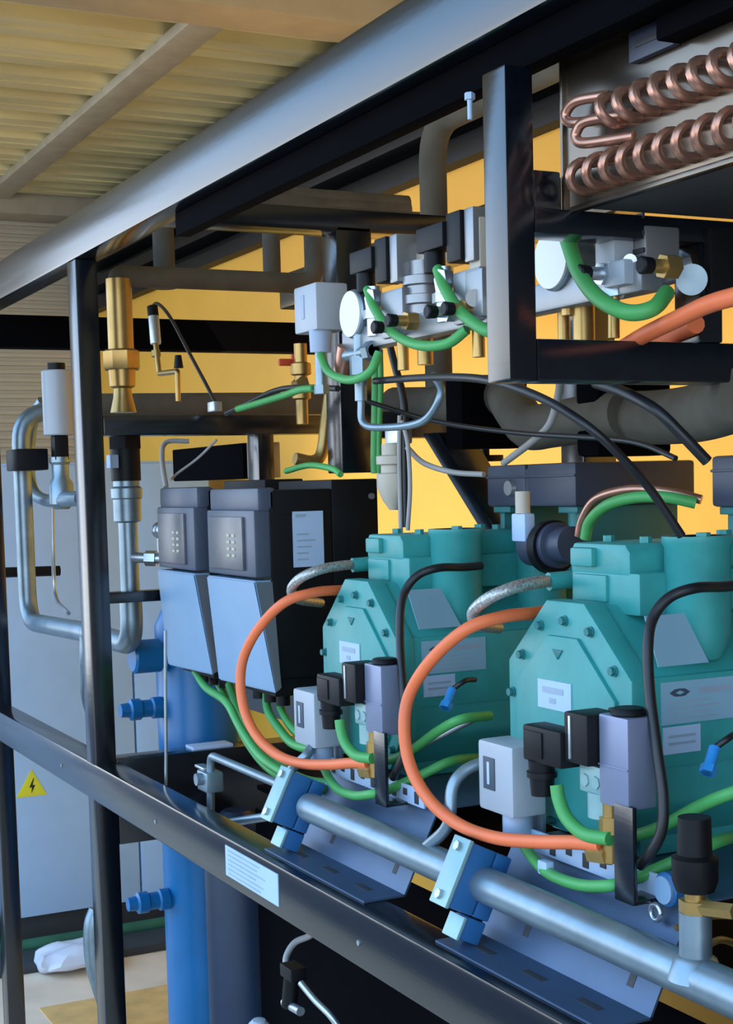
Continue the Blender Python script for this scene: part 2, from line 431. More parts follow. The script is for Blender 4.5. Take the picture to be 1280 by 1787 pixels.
# terminal box on the motor end
b = mb(); b.box((CX - .070, .48, 1.606), (CX + .055, .725, 1.678), .006); b.box((CX + .061, .48, 1.606), (CX + .205, .725, 1.678), .006)
b.box((CX - .066, .482, 1.612), (CX + .20, .722, 1.670), .002); b.box((CX - .07, .478, 1.655), (CX + .205, .484, 1.659), .001)
tb = part(b, 'terminal_box', 'navy_plastic', comp)
b = mb(); b.cyl((CX + .012, .472, 1.638), (CX + .012, .481, 1.638), .013, .016); part(b, 'lock_screw', 'aluminium', tb)
for k in (0, 1):
  b = mb()
  if k == 0: b.box((CX - .06, .50, 1.48), (CX - .045, .70, 1.606), .003); b.box((CX - .065, .49, 1.595), (CX - .01, .52, 1.606), .002)
  else: b.box((CX + .175, .50, 1.48), (CX + .19, .70, 1.606), .003); b.box((CX + .14, .49, 1.595), (CX + .195, .52, 1.606), .002)
  part(b, 'box_bracket', 'teal_dark', comp)
# shut-off valve at the rear left of the motor and its cap
b = mb(); b.box(L(.075, .33, .30), L(.17, .42, .35), .006); b.lathe(L(.12, .37, .335), L(.12, .37, .41), [(0, .03), (.5, .03), (.55, .022), (1, .022)])
part(b, 'shutoff_valve', 'teal', comp)
b = mb(); b.cyl(L(.17, .375, .345), L(.20, .375, .345), .016, n=6); part(b, 'valve_cap', 'valve_green', comp, 'yellow-green valve cap')
comp2 = dup(comp, S2, 'teal piston compressor in the middle, second from the right, beside the black drives')

# mounting trays under the compressors (bent sheet with slots)
def tray(x0, x1, label):
    b = mb()
    prof = [(.022, 1.0475), (.090, 1.0475), (.150, 1.168), (.62, 1.168)]
    for (a, c) in zip(prof, prof[1:]):
        n = Vector((0, -(c[1] - a[1]), c[0] - a[0])).normalized() * .003
        b.prism([(a[0], a[1]), (c[0], c[1]), (c[0] + n.y, c[1] + n.z), (a[0] + n.y, a[1] + n.z)], 0, x0, x1)
    b.prism([(.13, 1.0475), (.152, 1.168), (.152, 1.05)], 0, x0 + .01, x0 + .013)
    o = b.build('mounting_tray', 'tray_steel'); tag(o, label, 'bracket', 'bent steel trays under the compressors')
    slots = []
    for k in range(3):
        sl = mb(); slots.append(sl)
        xx = x0 + .07 + k * (x1 - x0 - .14) / 2
        sl.box((xx - .022, .050, 1.0500), (xx + .022, .062, 1.0508), .0003)
    d = Vector((0, .060, .1205)).normalized(); nn = Vector((0, -d.z, d.y))
    for k in range(2):
        sl = mb(); slots.append(sl)
        xx = x0 + .10 + k * (x1 - x0 - .15)
        c = Vector((xx, .090, 1.0475)) + d * .045 + nn * .0032
        R = Matrix((Vector((1, 0, 0)), d, nn)).transposed()
        sl.box(c - Vector((.006, .022, .0004)), c + Vector((.006, .022, .0004)), .0002, rot=R)
    [k_.build('slot', 'cabinet_dark', o) for k_ in slots]
    # slotted edge strip on the upper bend
    st = mb('label_white')
    st.box((x0 + .02, .135, 1.168), (x1 - .02, .139, 1.196), .001)
    for k in range(9): 
        xx = x0 + .04 + k * (x1 - x0 - .08) / 8
        st.box((xx - .007, .1336, 1.172 + .008 * (k % 2)), (xx + .005, .1352, 1.190), .0003, 'cabinet_dark')
    st.build('slotted_strip', 'label_white', o)
    return o
tray(-1.665, -1.295, 'slotted sheet steel tray under the nearest compressor')
tray(-2.245, -1.875, 'slotted sheet steel tray under the middle compressor')

# galvanised oil manifold pipe in front, with stub and clamps
PY_, PZ = .068, 1.130
mp_ = thing('manifold_pipe', (-1.6, PY_, PZ - .023), 'long galvanised pipe running along the front above the lower rail', 'pipe')
b = mb(); b.cyl((-2.16, PY_, PZ), (-.75, PY_, PZ), .0235, n=32); b.sphere((-2.16, PY_, PZ), .0235, sc=(.5, 1, 1))
part(b, 'pipe_run', 'galvanised', mp_)
p = at(1215, 1690, Y=PY_); q = at(1215, 1600, Y=PY_)
b = mb(); b.lathe((p.x, PY_, PZ), (p.x, PY_, q.z + .005), [(0, .030), (.3, .022), (.35, .017), (1, .017)]); part(b, 'pipe_stub', 'galvanised', mp_)
b = mb(); b.hexnut((p.x, PY_, q.z), (p.x, PY_, q.z + .018), .017); b.cyl((p.x, PY_, q.z + .018), (p.x, PY_, q.z + .03), .011); b.hexnut((p.x + .01, PY_, q.z + .012), (p.x + .05, PY_ + .01, q.z + .016), .009)
part(b, 'brass_union', 'brass', mp_)
b = mb(); b.lathe((p.x, PY_, q.z + .028), (p.x, PY_, q.z + .105), [(0, .02), (.15, .024), (.45, .024), (.5, .018), (1, .017)]); part(b, 'black_cap', 'black_plastic', mp_, 'black ribbed valve cap')
def clamp(x, label):
    t = thing('pipe_clamp', (x, PY_, PZ - .05), label, 'clamp', 'pipe clamps on the manifold pipe')
    d = Vector((0, .060, .1205)).normalized(); nn = Vector((0, -d.z, d.y)); R = Matrix((Vector((1, 0, 0)), d, nn)).transposed()
    c = Vector((x, PY_, PZ))
    def bx(a, e, m, name, bv=.003):
        B = mb(); B.box(c + Vector(a), c + Vector(e), bv, rot=R, about=c); return part(B, name, m, t)
    bx((-.017, -.044, .001), (.020, .044, .040), 'blue_clamp', 'clamp_half')
    bx((-.017, -.044, -.026), (.020, .044, -.001), 'blue_clamp', 'clamp_half')
    bx((-.020, -.046, .040), (.022, .046, .046), 'clamp_plate', 'cover_plate', .0015)
    for s in (-1, 1):
        B = mb(); k = c + R @ Vector((0, .033 * s, .046)); B.hexnut(k, k + nn * .005, .0065); part(B, 'bolt', 'steel', t)
    bx((-.012, -.077, -.026), (.018, -.046, .006), 'blue_clamp', 'foot_block')
    bx((-.045, -.076, -.026), (.014, -.048, -.020), 'clamp_plate', 'foot_plate', .0015)
    bx((-.018, -.079, .006), (.020, -.048, .011), 'clamp_plate', 'foot_cover', .0015)
    return t
clamp(-1.632, 'blue pipe clamp with pale plate on the manifold pipe in front of the nearest compressor')
clamp(-2.205, 'blue pipe clamp with pale plate at the far left end of the manifold pipe')
# grey riser tubes from the manifold
o = hose('riser_tube', [Vector((-1.77, PY_, PZ + .015))] + Q((782, 1440, .072), (790, 1375, .08), (812, 1345, .10), (850, 1328, .13)), .0085, 'galvanised', 'grey bent tube rising from the middle of the manifold pipe', 'pipe', 'grey riser tubes')
o = hose('riser_tube', Q((520, 1405, .06), (500, 1385, .065), (508, 1345, .075), (535, 1318, .09), (560, 1280, .14)), .0085, 'galvanised', 'grey bent tube at the far left end of the manifold pipe', 'pipe', 'grey riser tubes')

# ------------------------------------------------------------------ pressure switches, solenoid valves in front of the compressors
sw = thing('pressure_switch', (-1.632, .125, 1.17), 'white pressure switch box in front of the nearest compressor', 'switch', 'white pressure switches')
b = mb(); b.box((-1.678, .10, 1.215), (-1.592, .152, 1.309), .006); part(b, 'housing', 'white_plastic', sw)
b = mb(); b.box((-1.662, .0985, 1.245), (-1.634, .1005, 1.288), .001); b.box((-1.652, .098, 1.252), (-1.646, .099, 1.282), .0005, 'label_white')
part(b, 'dial_window', 'label_ink', sw)
b = mb(); b.cyl((-1.622, .126, 1.185), (-1.622, .126, 1.216), .020, .020, bv=.002); part(b, 'cable_gland', 'cable_gland', sw)
b = mb(); b.box((-1.66, .150, 1.17), (-1.60, .156, 1.30), .001); b.cyl((-1.662, .145, 1.165), (-1.662, .145, 1.217), .007); part(b, 'back_bracket', 'steel', sw)
dup(sw, S2, 'white pressure switch box in front of the middle compressor')

sv = thing('solenoid_valve', (-1.39, .11, 1.17), 'oil solenoid valve with black coil in front of the nearest compressor', 'valve', 'oil solenoid valves')
b = mb(); b.box((-1.402, .10, 1.272), (-1.346, .14, 1.378), .003); b.box((-1.402, .0985, 1.318), (-1.346, .1, 1.320), .0005)
part(b, 'valve_body', 'zinc', sv)
b = mb(); b.box((-1.45, .105, 1.278), (-1.400, .138, 1.312), .003); b.hexnut((-1.437, .103, 1.293), (-1.437, .108, 1.293), .008); b.hexnut((-1.415, .103, 1.293), (-1.415, .108, 1.293), .008)
b.cyl((-1.42, .12, 1.25), (-1.42, .12, 1.28), .02)
part(b, 'valve_flange', 'clamp_plate', sv)
b = mb(); b.box((-1.452, .085, 1.315), (-1.404, .135, 1.376), .004); b.box((-1.440, .083, 1.32), (-1.436, .087, 1.372), .001, 'steel'); part(b, 'coil', 'black_plastic', sv)
b = mb(); b.box((-1.535, .080, 1.305), (-1.452, .115, 1.350), .004); b.cyl((-1.515, .095, 1.262), (-1.515, .095, 1.306), .014, .017); b.cyl((-1.515, .095, 1.285), (-1.515, .095, 1.292), .019)
b.box((-1.53, .078, 1.312), (-1.49, .081, 1.344), .001)
part(b, 'connector', 'black_plastic', sv)
b = mb(); b.cyl((-1.37, .12, 1.378), (-1.37, .12, 1.387), .021, .019, bv=.002); b.box((-1.40, .112, 1.378), (-1.36, .128, 1.384), .002); part(b, 'top_cap', 'black_plastic', sv)
b = mb(); b.box((-1.372, .098, 1.165), (-1.336, .104, 1.278), .001); b.box((-1.372, .10, 1.165), (-1.336, .15, 1.170), .001); part(b, 'support_bar', 'black_paint', sv)
b = mb(); b.cyl((-1.40, .115, 1.20), (-1.40, .115, 1.272), .010); b.hexnut((-1.40, .115, 1.235), (-1.40, .115, 1.255), .015); b.hexnut((-1.402, .113, 1.208), (-1.43, .108, 1.206), .013); part(b, 'brass_elbow', 'brass', sv)
dup(sv, S2, 'oil solenoid valve with black coil in front of the middle compressor')

# hoses of one bay, then copies for the second bay
def bay(name, pts, r, m, lab1, lab2, cat, group, smooth=7):
    o = hose(name, pts, r, m, lab1, cat, group, smooth)
    if lab2: dup(o, S2, lab2)
    return o
bay('orange_hose', Q((955, 1066, .25), (935, 1070, .21), (880, 1076, .15), (815, 1098, .10), (755, 1150, .075), (716, 1210, .06), (706, 1268, .05), (716, 1335, .05), (748, 1394, .055), (800, 1438, .065), (865, 1462, .078), (940, 1469, .092), (1005, 1470, .10), (1050, 1474, .108)), .0088, 'orange_hose',
    'orange hose looping out in front of the nearest compressor, from its cover to the valve', 'orange hose looping across the black drive to the middle compressor', 'hose', 'orange looping hoses')
bay('braided_hose', Q((968, 1014, .24), (940, 1016, .20), (895, 1026, .15), (850, 1046, .12), (826, 1070, .12), (836, 1090, .14), (870, 1096, .22)), .0085, 'braid',
    'grey braided hose curling from the head of the nearest compressor', 'grey braided hose curling from the head of the middle compressor', 'hose', 'braided hoses')
o = mb().cyl(at(958, 1015, Y=.225), at(1010, 1010, Y=.27), .0125).build('hose_adapter', 'teal'); tag(o, 'teal adapter joining the braided hose to the nearest compressor', 'fitting', 'hose adapters')
dup(o, S2, 'teal adapter joining the braided hose to the middle compressor')
bay('black_hose', Q((1300, 1020, .30), (1262, 1024, .265), (1215, 1026, .215), (1170, 1042, .185), (1142, 1075, .165), (1132, 1120, .15), (1134, 1200, .14), (1146, 1300, .13), (1158, 1390, .125), (1155, 1450, .12), (1135, 1490, .115), (1118, 1510, .12)), .0065, 'black_cable',
    'black hose hanging down the side of the nearest compressor', 'black hose hanging down the side of the middle compressor', 'hose', 'black hoses at the compressors')
bay('green_cable', Q((972, 1370, .095), (976, 1395, .095), (990, 1428, .095), (1020, 1455, .098), (1065, 1464, .105)), .0085, 'green_cable',
    'green cable dropping from the black valve connector in front of the nearest compressor', 'green cable dropping from the black valve connector in front of the middle compressor', 'cable', 'green valve cables')
bay('green_cable', Q((905, 1455, .126), (925, 1490, .115), (960, 1525, .105), (1010, 1544, .10), (1060, 1546, .10), (1095, 1538, .12), (1135, 1522, .14), (1190, 1498, .17), (1250, 1470, .21), (1300, 1455, .30)), .0075, 'green_cable',
    'green cable sagging from the switch past the black bar of the nearest compressor', 'green cable sagging from the switch past the black bar of the middle compressor', 'cable', 'green switch cables')
bay('green_cable', Q((1062, 1466, .15), (1110, 1458, .16), (1160, 1440, .165), (1225, 1405, .175), (1290, 1380, .19), (1345, 1368, .25)), .0075, 'green_cable',
    'green cable rising to the right low behind the nearest valve', 'green cable rising to the right low behind the middle valve', 'cable', 'green rising cables')
o = mb().box(at(938, 1500, Y=.10), at(968, 1528, Y=.112), .002).build('cable_tie_marker', 'label_white'); tag(o, 'white marker sleeve on the sagging green cable of the nearest compressor', 'marker', 'cable markers')
# blue plug, thin wires at the side of the compressors
def wires(d, which):
    t = thing('sensor_plug', Vector((-1.38, .23, 1.26)) + d, 'blue sensor plug low on the side of the %s compressor' % which, 'plug', 'blue sensor plugs')
    p = at(1235, 1350, Y=.20) + d; q = at(1248, 1305, Y=.22) + d
    part(mb().cyl(p, q, .007).hexnut(p, p + (q - p) * .3, .010), 'plug_body', 'fitting_blue', t)
    r = at(1285, 1280, Y=.28) + d
    part(mb().tube([q, q + Vector((.005, .02, .012)), r], .004), 'wire', 'black_cable', t)
wires(Vector((0, 0, 0)), 'nearest'); wires(S2, 'middle')
bay('grey_tube', Q((1100, 1465, .16), (1180, 1430, .18), (1300, 1370, .25)), .006, 'steel', 'grey steel tube slanting up at the lower side of the nearest compressor', 'grey steel tube slanting up at the lower side of the middle compressor', 'pipe', 'slanting steel tubes')
# small round gauge and fittings at the lower right corner of the near bay
g = thing('sight_glass', at(1165, 1555, Y=.13), 'round sight glass with steel rim beside the black-capped stub', 'sight glass')
c = at(1160, 1553, Y=.125)
part(mb().cyl(c, c + Vector((0, .05, 0)), .020, bv=.002), 'body', 'blue_clamp', g)
part(mb().cyl(c + Vector((0, -.003, 0)), c, .016, n=24), 'glass', 'drive_cover', g)
b = mb(); p = at(1145, 1592, Y=.125); 
for k in range(10):
    a = k * .62; pass
b.tube([p + Vector((math.cos(a) * .009, 0, math.sin(a) * .009)) for a in [i * 2 * math.pi / 12 for i in range(13)]], .003)
part(b, 'ring', 'steel', g)
for k, (pp, lab) in enumerate([([(1180, 1620, .12), (1230, 1600, .16), (1300, 1598, .22)], 'brass capillary tube nearest the right edge, upper one'), ([(1235, 1650, .11), (1262, 1640, .14), (1300, 1655, .2)], 'brass capillary tube nearest the right edge, lower one')]):
    hose('capillary_tube', Q(*pp), .004, 'brass', lab, 'pipe')

# ------------------------------------------------------------------ frequency drives
def drive(x0, x1, y0, z1, deep, label):
    t = thing('frequency_drive', ((x0 + x1) / 2, y0 + .1, 1.27), label, 'drive', 'black frequency drives')
    w = x1 - x0
    b = mb(); b.box((x0 + .004, y0 + .035, 1.285), (x1, y0 + .165, z1 - .005), .004); b.box((x0 + .004, y0 + .06, z1 - .052), (x1 + .001, y0 + .165, z1 - .048), .001); b.box((x0 + .004, y0 + .06, 1.465), (x1 + .001, y0 + .165, 1.469), .001)
    part(b, 'housing', 'black_plastic', t)
    b = mb(); b.box((x0, y0 + .165, 1.272), (x1 + .002, y0 + .165 + deep, z1 + .012), .004); part(b, 'heatsink_back', 'black_plastic', t)
    b = mb(); b.box((x0, y0 + .012, z1 - .045), (x1, y0 + .05, z1), .008); b.box((x0 + .002, y0 + .004, 1.480), (x1 - .002, y0 + .05, z1 - .042), .006); part(b, 'front_panel', 'drive_grey', t)
    b = mb(); b.box((x0 + .022, y0 - .002, 1.492), (x1 - .050, y0 + .005, z1 - .055), .003); pn = part(b, 'keypad', 'screen', t)
    for r in range(4):
        for c_ in range(2):
            xx = x0 + w * .50 + c_ * .026; zz = 1.556 - r * .013
            part(mb().box((xx, y0 - .004, zz), (xx + .015, y0 - .001, zz + .006), .001), 'key', 'key_white', pn)
    b = mb()
    v = bmesh.new()
    f = [(x0, y0, 1.475), (x1, y0, 1.475), (x1 + .062, y0 + .012, 1.268), (x0 + .018, y0 + .012, 1.262)]
    k = [(x0, y0 + .04, 1.475), (x1, y0 + .04, 1.475), (x1 + .012, y0 + .045, 1.268), (x0 + .018, y0 + .045, 1.262)]
    A = [v.verts.new(p) for p in f]; B = [v.verts.new(p) for p in k]
    v.faces.new(A[::-1]); v.faces.new(B)
    for i in range(4): v.faces.new((A[i], A[(i + 1) % 4], B[(i + 1) % 4], B[i]))
    bmesh.ops.recalc_face_normals(v, faces=v.faces); bmesh.ops.bevel(v, geom=list(v.edges), offset=.003, segments=2, affect='EDGES')
    b.merge(v, None)
    part(b, 'lower_cover', 'drive_cover', t)
    b = mb(); b.box((x0 + .03, y0 + .04, 1.25), (x1 - .01, y0 + .15, 1.287), .004)
    for j in range(3): b.cyl((x0 + .07 + j * .06, y0 + .08, 1.225), (x0 + .07 + j * .06, y0 + .08, 1.255), .014)
    part(b, 'gland_plate', 'black_plastic', t)
    return t
drive(-3.135, -2.896, .15, 1.655, .09, 'frequency drive with grey keypad front, left one beside the black post')
dr = drive(-2.822, -2.567, .15, 1.650, .10, 'frequency drive with pale blue label on its black side, right one of the pair')
b = mb('label_white'); b.box((-2.5675, .232, 1.497), (-2.5655, .296, 1.603), 0); b.box((-2.5657, .238, 1.592), (-2.5652, .26, 1.598), 0, 'label_fade')
for i in range(5): b.box((-2.5657, .240, 1.51 + i * .012), (-2.5652, .262 + .02 * random.random(), 1.513 + i * .012), 0, 'label_fade')
part(b, 'side_label', 'label_white', dr, 'pale blue rating sticker')
part(mb().cyl((-2.567, .40, 1.628), (-2.560, .40, 1.628), .006), 'side_screw', 'aluminium', dr)
# grey loop handle and dark junction box behind drives
o = hose('grey_conduit', Q((290, 850, .24), (283, 800, .25), (290, 772, .27), (330, 770, .32)), .006, 'grey_cable', 'thin grey conduit hooking up behind the left drive', 'conduit')
t = thing('junction_box', at(370, 830, Y=.42), 'black junction box behind the drives below the crossbeam', 'box')
p0 = at(300, 772, Y=.42); p1 = at(425, 835, Y=.42)
part(mb().box((p0.x, .42, p1.z), (p1.x, .50, p0.z - .02), .004), 'housing', 'shade_black', t)
part(mb().box((p1.x, .43, p1.z), (p1.x + .04, .5, p0.z - .02), .003), 'side_panel', 'purlin', t)
hose('thin_cable', Q((378, 768, .30), (345, 800, .28), (310, 826, .25), (298, 838, .22)), .003, 'grey_cable', 'thin grey cable drooping behind the left drive', 'cable')
# green cable bundle under the drives
bund = [[(340, 1170, .2), (360, 1200, .18), (395, 1225, .16), (420, 1270, .15), (455, 1320, .14), (500, 1352, .12), (550, 1374, .12), (585, 1380, .15)],
        [(400, 1195, .22), (415, 1235, .2), (440, 1285, .18), (480, 1330, .16), (530, 1360, .15), (580, 1368, .17)],
        [(380, 1190, .24), (405, 1240, .22), (435, 1300, .2), (475, 1345, .18), (540, 1375, .16)],
        [(465, 1200, .24), (468, 1240, .22), (490, 1275, .2), (515, 1300, .18), (560, 1310, .17)],
        [(480, 1200, .26), (492, 1240, .24), (510, 1270, .22), (535, 1290, .2)]]
lab = ['green cable leaving the left drive, frontmost of the bundle', 'green cable in the middle of the bundle under the right drive', 'green cable at the back of the bundle under the drives', 'green cable dropping beside the orange loop under the right drive', 'dark green cable nearest the white switch under the right drive']
for pts, l in zip(bund, lab): hose('drive_cable', Q(*pts), .0085, 'green_cable', l, 'cable', 'green drive cables')

# ------------------------------------------------------------------ receivers
rc = thing('liquid_receiver', (-3.40, .33, 0), 'bright blue upright receiver tank left of the drives', 'tank')
b = mb(); b.lathe((-3.40, .33, .02), (-3.40, .33, 1.42), [(0, .03), (.02, .07), (.05, .098), (.93, .098), (.965, .075), (1, .02)], n=40); part(b, 'shell', 'blue_tank', rc)
for (px, py, nm) in ((245, 1238, 0), (255, 1575, 1)):
    c = at(px, py, X=-3.38)
    b = mb(); b.lathe((-3.385, .34, c.z), (-3.385, .13, c.z), [(0, .022), (.5, .022), (.52, .026), (.62, .026), (.64, .021), (.75, .021), (.77, .026), (.88, .026), (.9, .018), (1, .016)])
    part(b, 'level_fitting', 'blue_tank', rc)
p = at(255, 1145, X=-3.36)
b = mb(); b.lathe((-3.36, .26, p.z), (-3.36, .155, p.z), [(0, .03), (.3, .03), (.35, .04), (.95, .04), (1, .034)]); part(b, 'side_port', 'blue_tank', rc)
part(mb().box((-3.47, .27, 0), (-3.33, .39, .03), .003), 'foot', 'black_paint', rc)
hose('level_tube', Q((289, 1100, .085), (289, 1200, .085), (290, 1300, .085), (290, 1370, .085)), .0035, 'steel', 'thin steel level tube in front of the blue tank', 'pipe', smooth=3)
hose('level_tube', [at(366, 1520, X=-3.1), at(375, 1640, X=-3.1), at(385, 1800, X=-3.1)], .0055, 'galvanised', 'thin grey tube running down beside the blue tank under the lower rail', 'pipe', smooth=3)
part(mb().box((-2.97, .306, .99), (-1.985, .79, 1.0), .001), 'shade_deck', 'shade_black', fr)  # added dark sheets, black out the view below the compressors
part(mb().box((-1.90, .306, .99), (-.55, .79, 1.0), .001), 'shade_deck', 'shade_black', fr)
part(mb().box((-2.97, .30, .06), (-.55, .303, .95), .001), 'shade_panel', 'shade_black', fr)  # added black sheet standing in for the deep shade under the rail
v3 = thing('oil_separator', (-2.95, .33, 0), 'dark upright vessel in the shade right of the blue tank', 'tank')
b = mb(); b.lathe((-3.06, .29, .05), (-3.06, .29, .93), [(0, .03), (.03, .06), (.07, .075), (.93, .075), (.97, .06), (1, .03)], n=36); part(b, 'shell', 'vessel_shaded', v3)
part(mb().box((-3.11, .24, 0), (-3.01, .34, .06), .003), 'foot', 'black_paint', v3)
# little valve cluster hanging in the dark under the rail
dv = thing('drain_valve', at(520, 1730, Y=.10), 'small black drain valve with steel ends in the dark under the lower rail', 'valve')
p = at(510, 1700, Y=.10); q = at(505, 1755, Y=.10)
part(mb().cyl(q, p, .014).box(p + Vector((-.02, -.015, -.005)), p + Vector((.03, .015, .018)), .003), 'body', 'black_plastic', dv)
part(mb().cyl(q + Vector((-.02, 0, 0)), q + Vector((.05, 0, .005)), .008), 'lever', 'steel', dv)
part(mb().tube(Q((525, 1715, .1), (550, 1745, .11), (575, 1770, .12), (590, 1790, .13)), .006), 'drain_tube', 'steel', dv)
hose('black_pipe_loop', Q((500, 1695, .12), (500, 1670, .13), (515, 1645, .15), (545, 1630, .18), (560, 1600, .2)), .006, 'grey_cable', 'dull grey tube arching above the drain valve in the dark', 'pipe')
o = mb().lathe(at(452, 1812, Y=.08), at(452, 1778, Y=.08), [(0, .02), (.7, .02), (.95, .012), (1, .004)]).build('float_ball', 'white_plastic'); tag(o, 'white round ball at the bottom edge under the lower rail', 'ball')

# thin steel tubes with an isolating valve behind the lower rail
iv = thing('isolating_valve', at(365, 1370, Y=.10), 'small steel isolating valve behind the lower rail, right of the blue tank', 'valve')
c = at(367, 1362, Y=.10)
part(mb().box(c + Vector((-.028, -.018, -.02)), c + Vector((.028, .018, .02)), .005).cyl(c + Vector((0, -.03, .005)), c + Vector((0, .02, .005)), .012), 'body', 'galvanised', iv)
part(mb().box(c + Vector((-.06, -.01, .018)), c + Vector((-.01, .01, .024)), .002), 'handle', 'steel', iv)
o = mb().bends(Q((368, 1440, .10), (368, 1318, .10), (500, 1374, .085)), .008, .02).build('steel_tube', 'galvanised'); tag(o, 'thin steel tube bent over the isolating valve towards the manifold pipe', 'pipe')
o = mb().bends(Q((400, 1436, .10), (512, 1418, .13)), .0085, .02).build('steel_tube', 'galvanised'); tag(o, 'short steel tube low behind the lower rail left of the manifold clamp', 'pipe')

# ------------------------------------------------------------------ electrical cabinet, left
cb = thing('electrical_cabinet', (-5.55, .4, 0), 'tall pale grey-blue electrical cabinet standing behind the rack on the left', 'cabinet')
X0 = -5.3
part(mb().box((X0 - .5, -.45, .10), (X0 - .02, 1.1, 1.76), .004), 'body', 'cabinet', cb)
part(mb().box((X0 - .48, -.43, 0), (X0 - .04, 1.08, .10), .003), 'plinth', 'cabinet_dark', cb)
d1 = part(mb().box((X0 - .02, -.44, .105), (X0, .765, 1.75), .004), 'door', 'cabinet', cb)
d2 = part(mb().box((X0 - .02, .773, .105), (X0, 1.095, 1.75), .004), 'door', 'cabinet', cb)
t3 = [at(55, 1343, X=X0), at(28, 1391, X=X0), at(82, 1388, X=X0)]
cz = (t3[0].z); b0 = (t3[1].z + t3[2].z) / 2; yl, yr, ym = t3[1].y, t3[2].y, t3[0].y
b = mb('warning_black'); b.prism([(yl, b0), (yr, b0), (ym, cz)], 0, X0, X0 + .002)
g_ = Vector(((yl + yr + ym) / 3, (2 * b0 + cz) / 3))
b.prism([tuple(g_ + (Vector(p) - g_) * .80) for p in ((yl, b0), (yr, b0), (ym, cz))], 0, X0 + .0015, X0 + .003, 'warning_yellow')
hh = cz - b0
bolt = [(.05, .62), (-.13, .28), (-.02, .28), (-.06, .05), (.12, .36), (.01, .36), (.08, .62)]
b.prism([(ym + p[0] * hh * .9, b0 + hh * .06 + p[1] * hh) for p in bolt], 0, X0 + .0025, X0 + .004, 'warning_black')
part(b, 'warning_sign', 'warning_yellow', d1, 'yellow triangle sign with black lightning bolt')
# kerb and cable on the floor in front of the cabinet
o = mb().box((-5.16, -.6, 0), (-4.98, 1.1, .03), .008).build('floor_kerb', 'cabinet_dark'); tag(o, 'black kerb along the floor at the foot of the cabinet', 'kerb')
o = mb().tube([(-5.21, -.5, .028), (-5.205, .1, .028), (-5.205, .6, .028), (-5.21, 1.0, .028)], .026).build('green_duct', 'rubber_green'); tag(o, 'dark green hose lying along the foot of the cabinet', 'hose')
b = mb(); cc = at(150, 1700, X=-4.85)
b.sphere((-4.95, .40, .05), .14, sc=(.8, 1.0, .3))
from mathutils import noise as mnoise
for v in b.bm.verts:
    f_ = mnoise.noise(v.co * 14); v.co += Vector((f_ * .03, mnoise.noise(v.co * 11 + Vector((3, 0, 0))) * .05, f_ * .035)); v.co.z = max(v.co.z, .002)
o = b.build('white_cloth', 'cloth_white'); tag(o, 'crumpled white cloth on the floor by the cabinet', 'cloth')
hose('grey_hose', Q((150, 1105, .12), (150, 1160, .12), (152, 1215, .14), (165, 1262, .18)), .016, 'galvanised', 'grey flexible hose dropping from the pipe behind the left post', 'hose')
o = mb().tube([at(172, 1588, X=-4.3), at(163, 1620, X=-4.3), at(166, 1680, X=-4.3), at(180, 1730, X=-4.3), at(200, 1790, X=-4.3)], .03).build('grey_duct', 'galvanised'); tag(o, 'fat grey hose curving down to the floor behind the left post', 'hose')

# ------------------------------------------------------------------ steel pipework left of the post
pw = thing('suction_pipe', at(40, 1000, Y=.13), 'bent grey steel pipe with a U-shaped drop at the far left', 'pipe')
top = at(42, 735, Y=.13)
e1 = at(36, 690, Y=.13); e2 = at(50, 1085, Y=.13); e3 = at(150, 1103, Y=.13); e3b = at(215, 1112, Y=.13); e4 = at(228, 1000, Y=.13)
part(mb().bends([Vector((e1.x - .02, .6, 1.885)), Vector((e1.x - .02, .13, 1.885)), Vector((e2.x, .13, e2.z)), e3, Vector((-3.27, .13, e3.z)), Vector((-3.27, .13, 1.42))], .026, .09, n=20), 'main_run', 'galvanised', pw)
for (px, py) in ((40, 803), (65, 998)):
    c = at(px, py, Y=.13)
    pass
c = at(45, 803, Y=.13); part(mb().box(c + Vector((-.05, -.045, -.03)), c + Vector((.08, .045, .03)), .005), 'clamp', 'black_plastic', pw)
hose('balance_pipe', Q((75, 700, .22), (58, 730, .2), (50, 790, .19), (55, 850, .19), (80, 873, .19), (140, 872, .20)), .018, 'galvanised', 'thinner grey pipe curving into the white actuator valve at left', 'pipe')
hose('thin_line', Q((92, 885, .2), (93, 960, .2), (97, 1040, .2), (120, 1070, .18)), .006, 'steel', 'thin vertical tube between the cabinet and the left post', 'pipe')
o = mb().cyl(at(-20, 1000, X=-4.6), at(104, 996, X=-4.6), .016).build('black_bar', 'black_plastic'); tag(o, 'black round bar crossing in front of the cabinet at left', 'bar')
av = thing('actuator_valve', at(105, 880, Y=.2), 'white cylindrical actuator on a steel valve left of the post', 'valve')
a0 = at(103, 760, Y=.2); a1 = at(103, 645, Y=.2); a2 = at(114, 870, Y=.2)
part(mb().cyl(a0, Vector((a0.x, a0.y, a1.z)), .042, bv=.003), 'actuator', 'white_plastic', av)
part(mb().cyl(Vector((a0.x, a0.y, a1.z)), Vector((a0.x, a0.y, a1.z + .02)), .025), 'top_plug', 'black_plastic', av)
part(mb().box((a0.x - .02, a0.y - .02, a0.z - .07), (a0.x + .025, a0.y + .02, a0.z), .004), 'yoke', 'black_plastic', av)
part(mb().lathe((a0.x, a0.y, a2.z - .03), (a0.x, a0.y, a0.z - .06), [(0, .02), (.1, .034), (.5, .034), (.6, .024), (.85, .024), (.9, .03), (1, .03)]).cyl((a0.x, a0.y, a2.z), (a0.x + .2, a0.y + .0, a2.z), .02), 'body', 'galvanised', av)
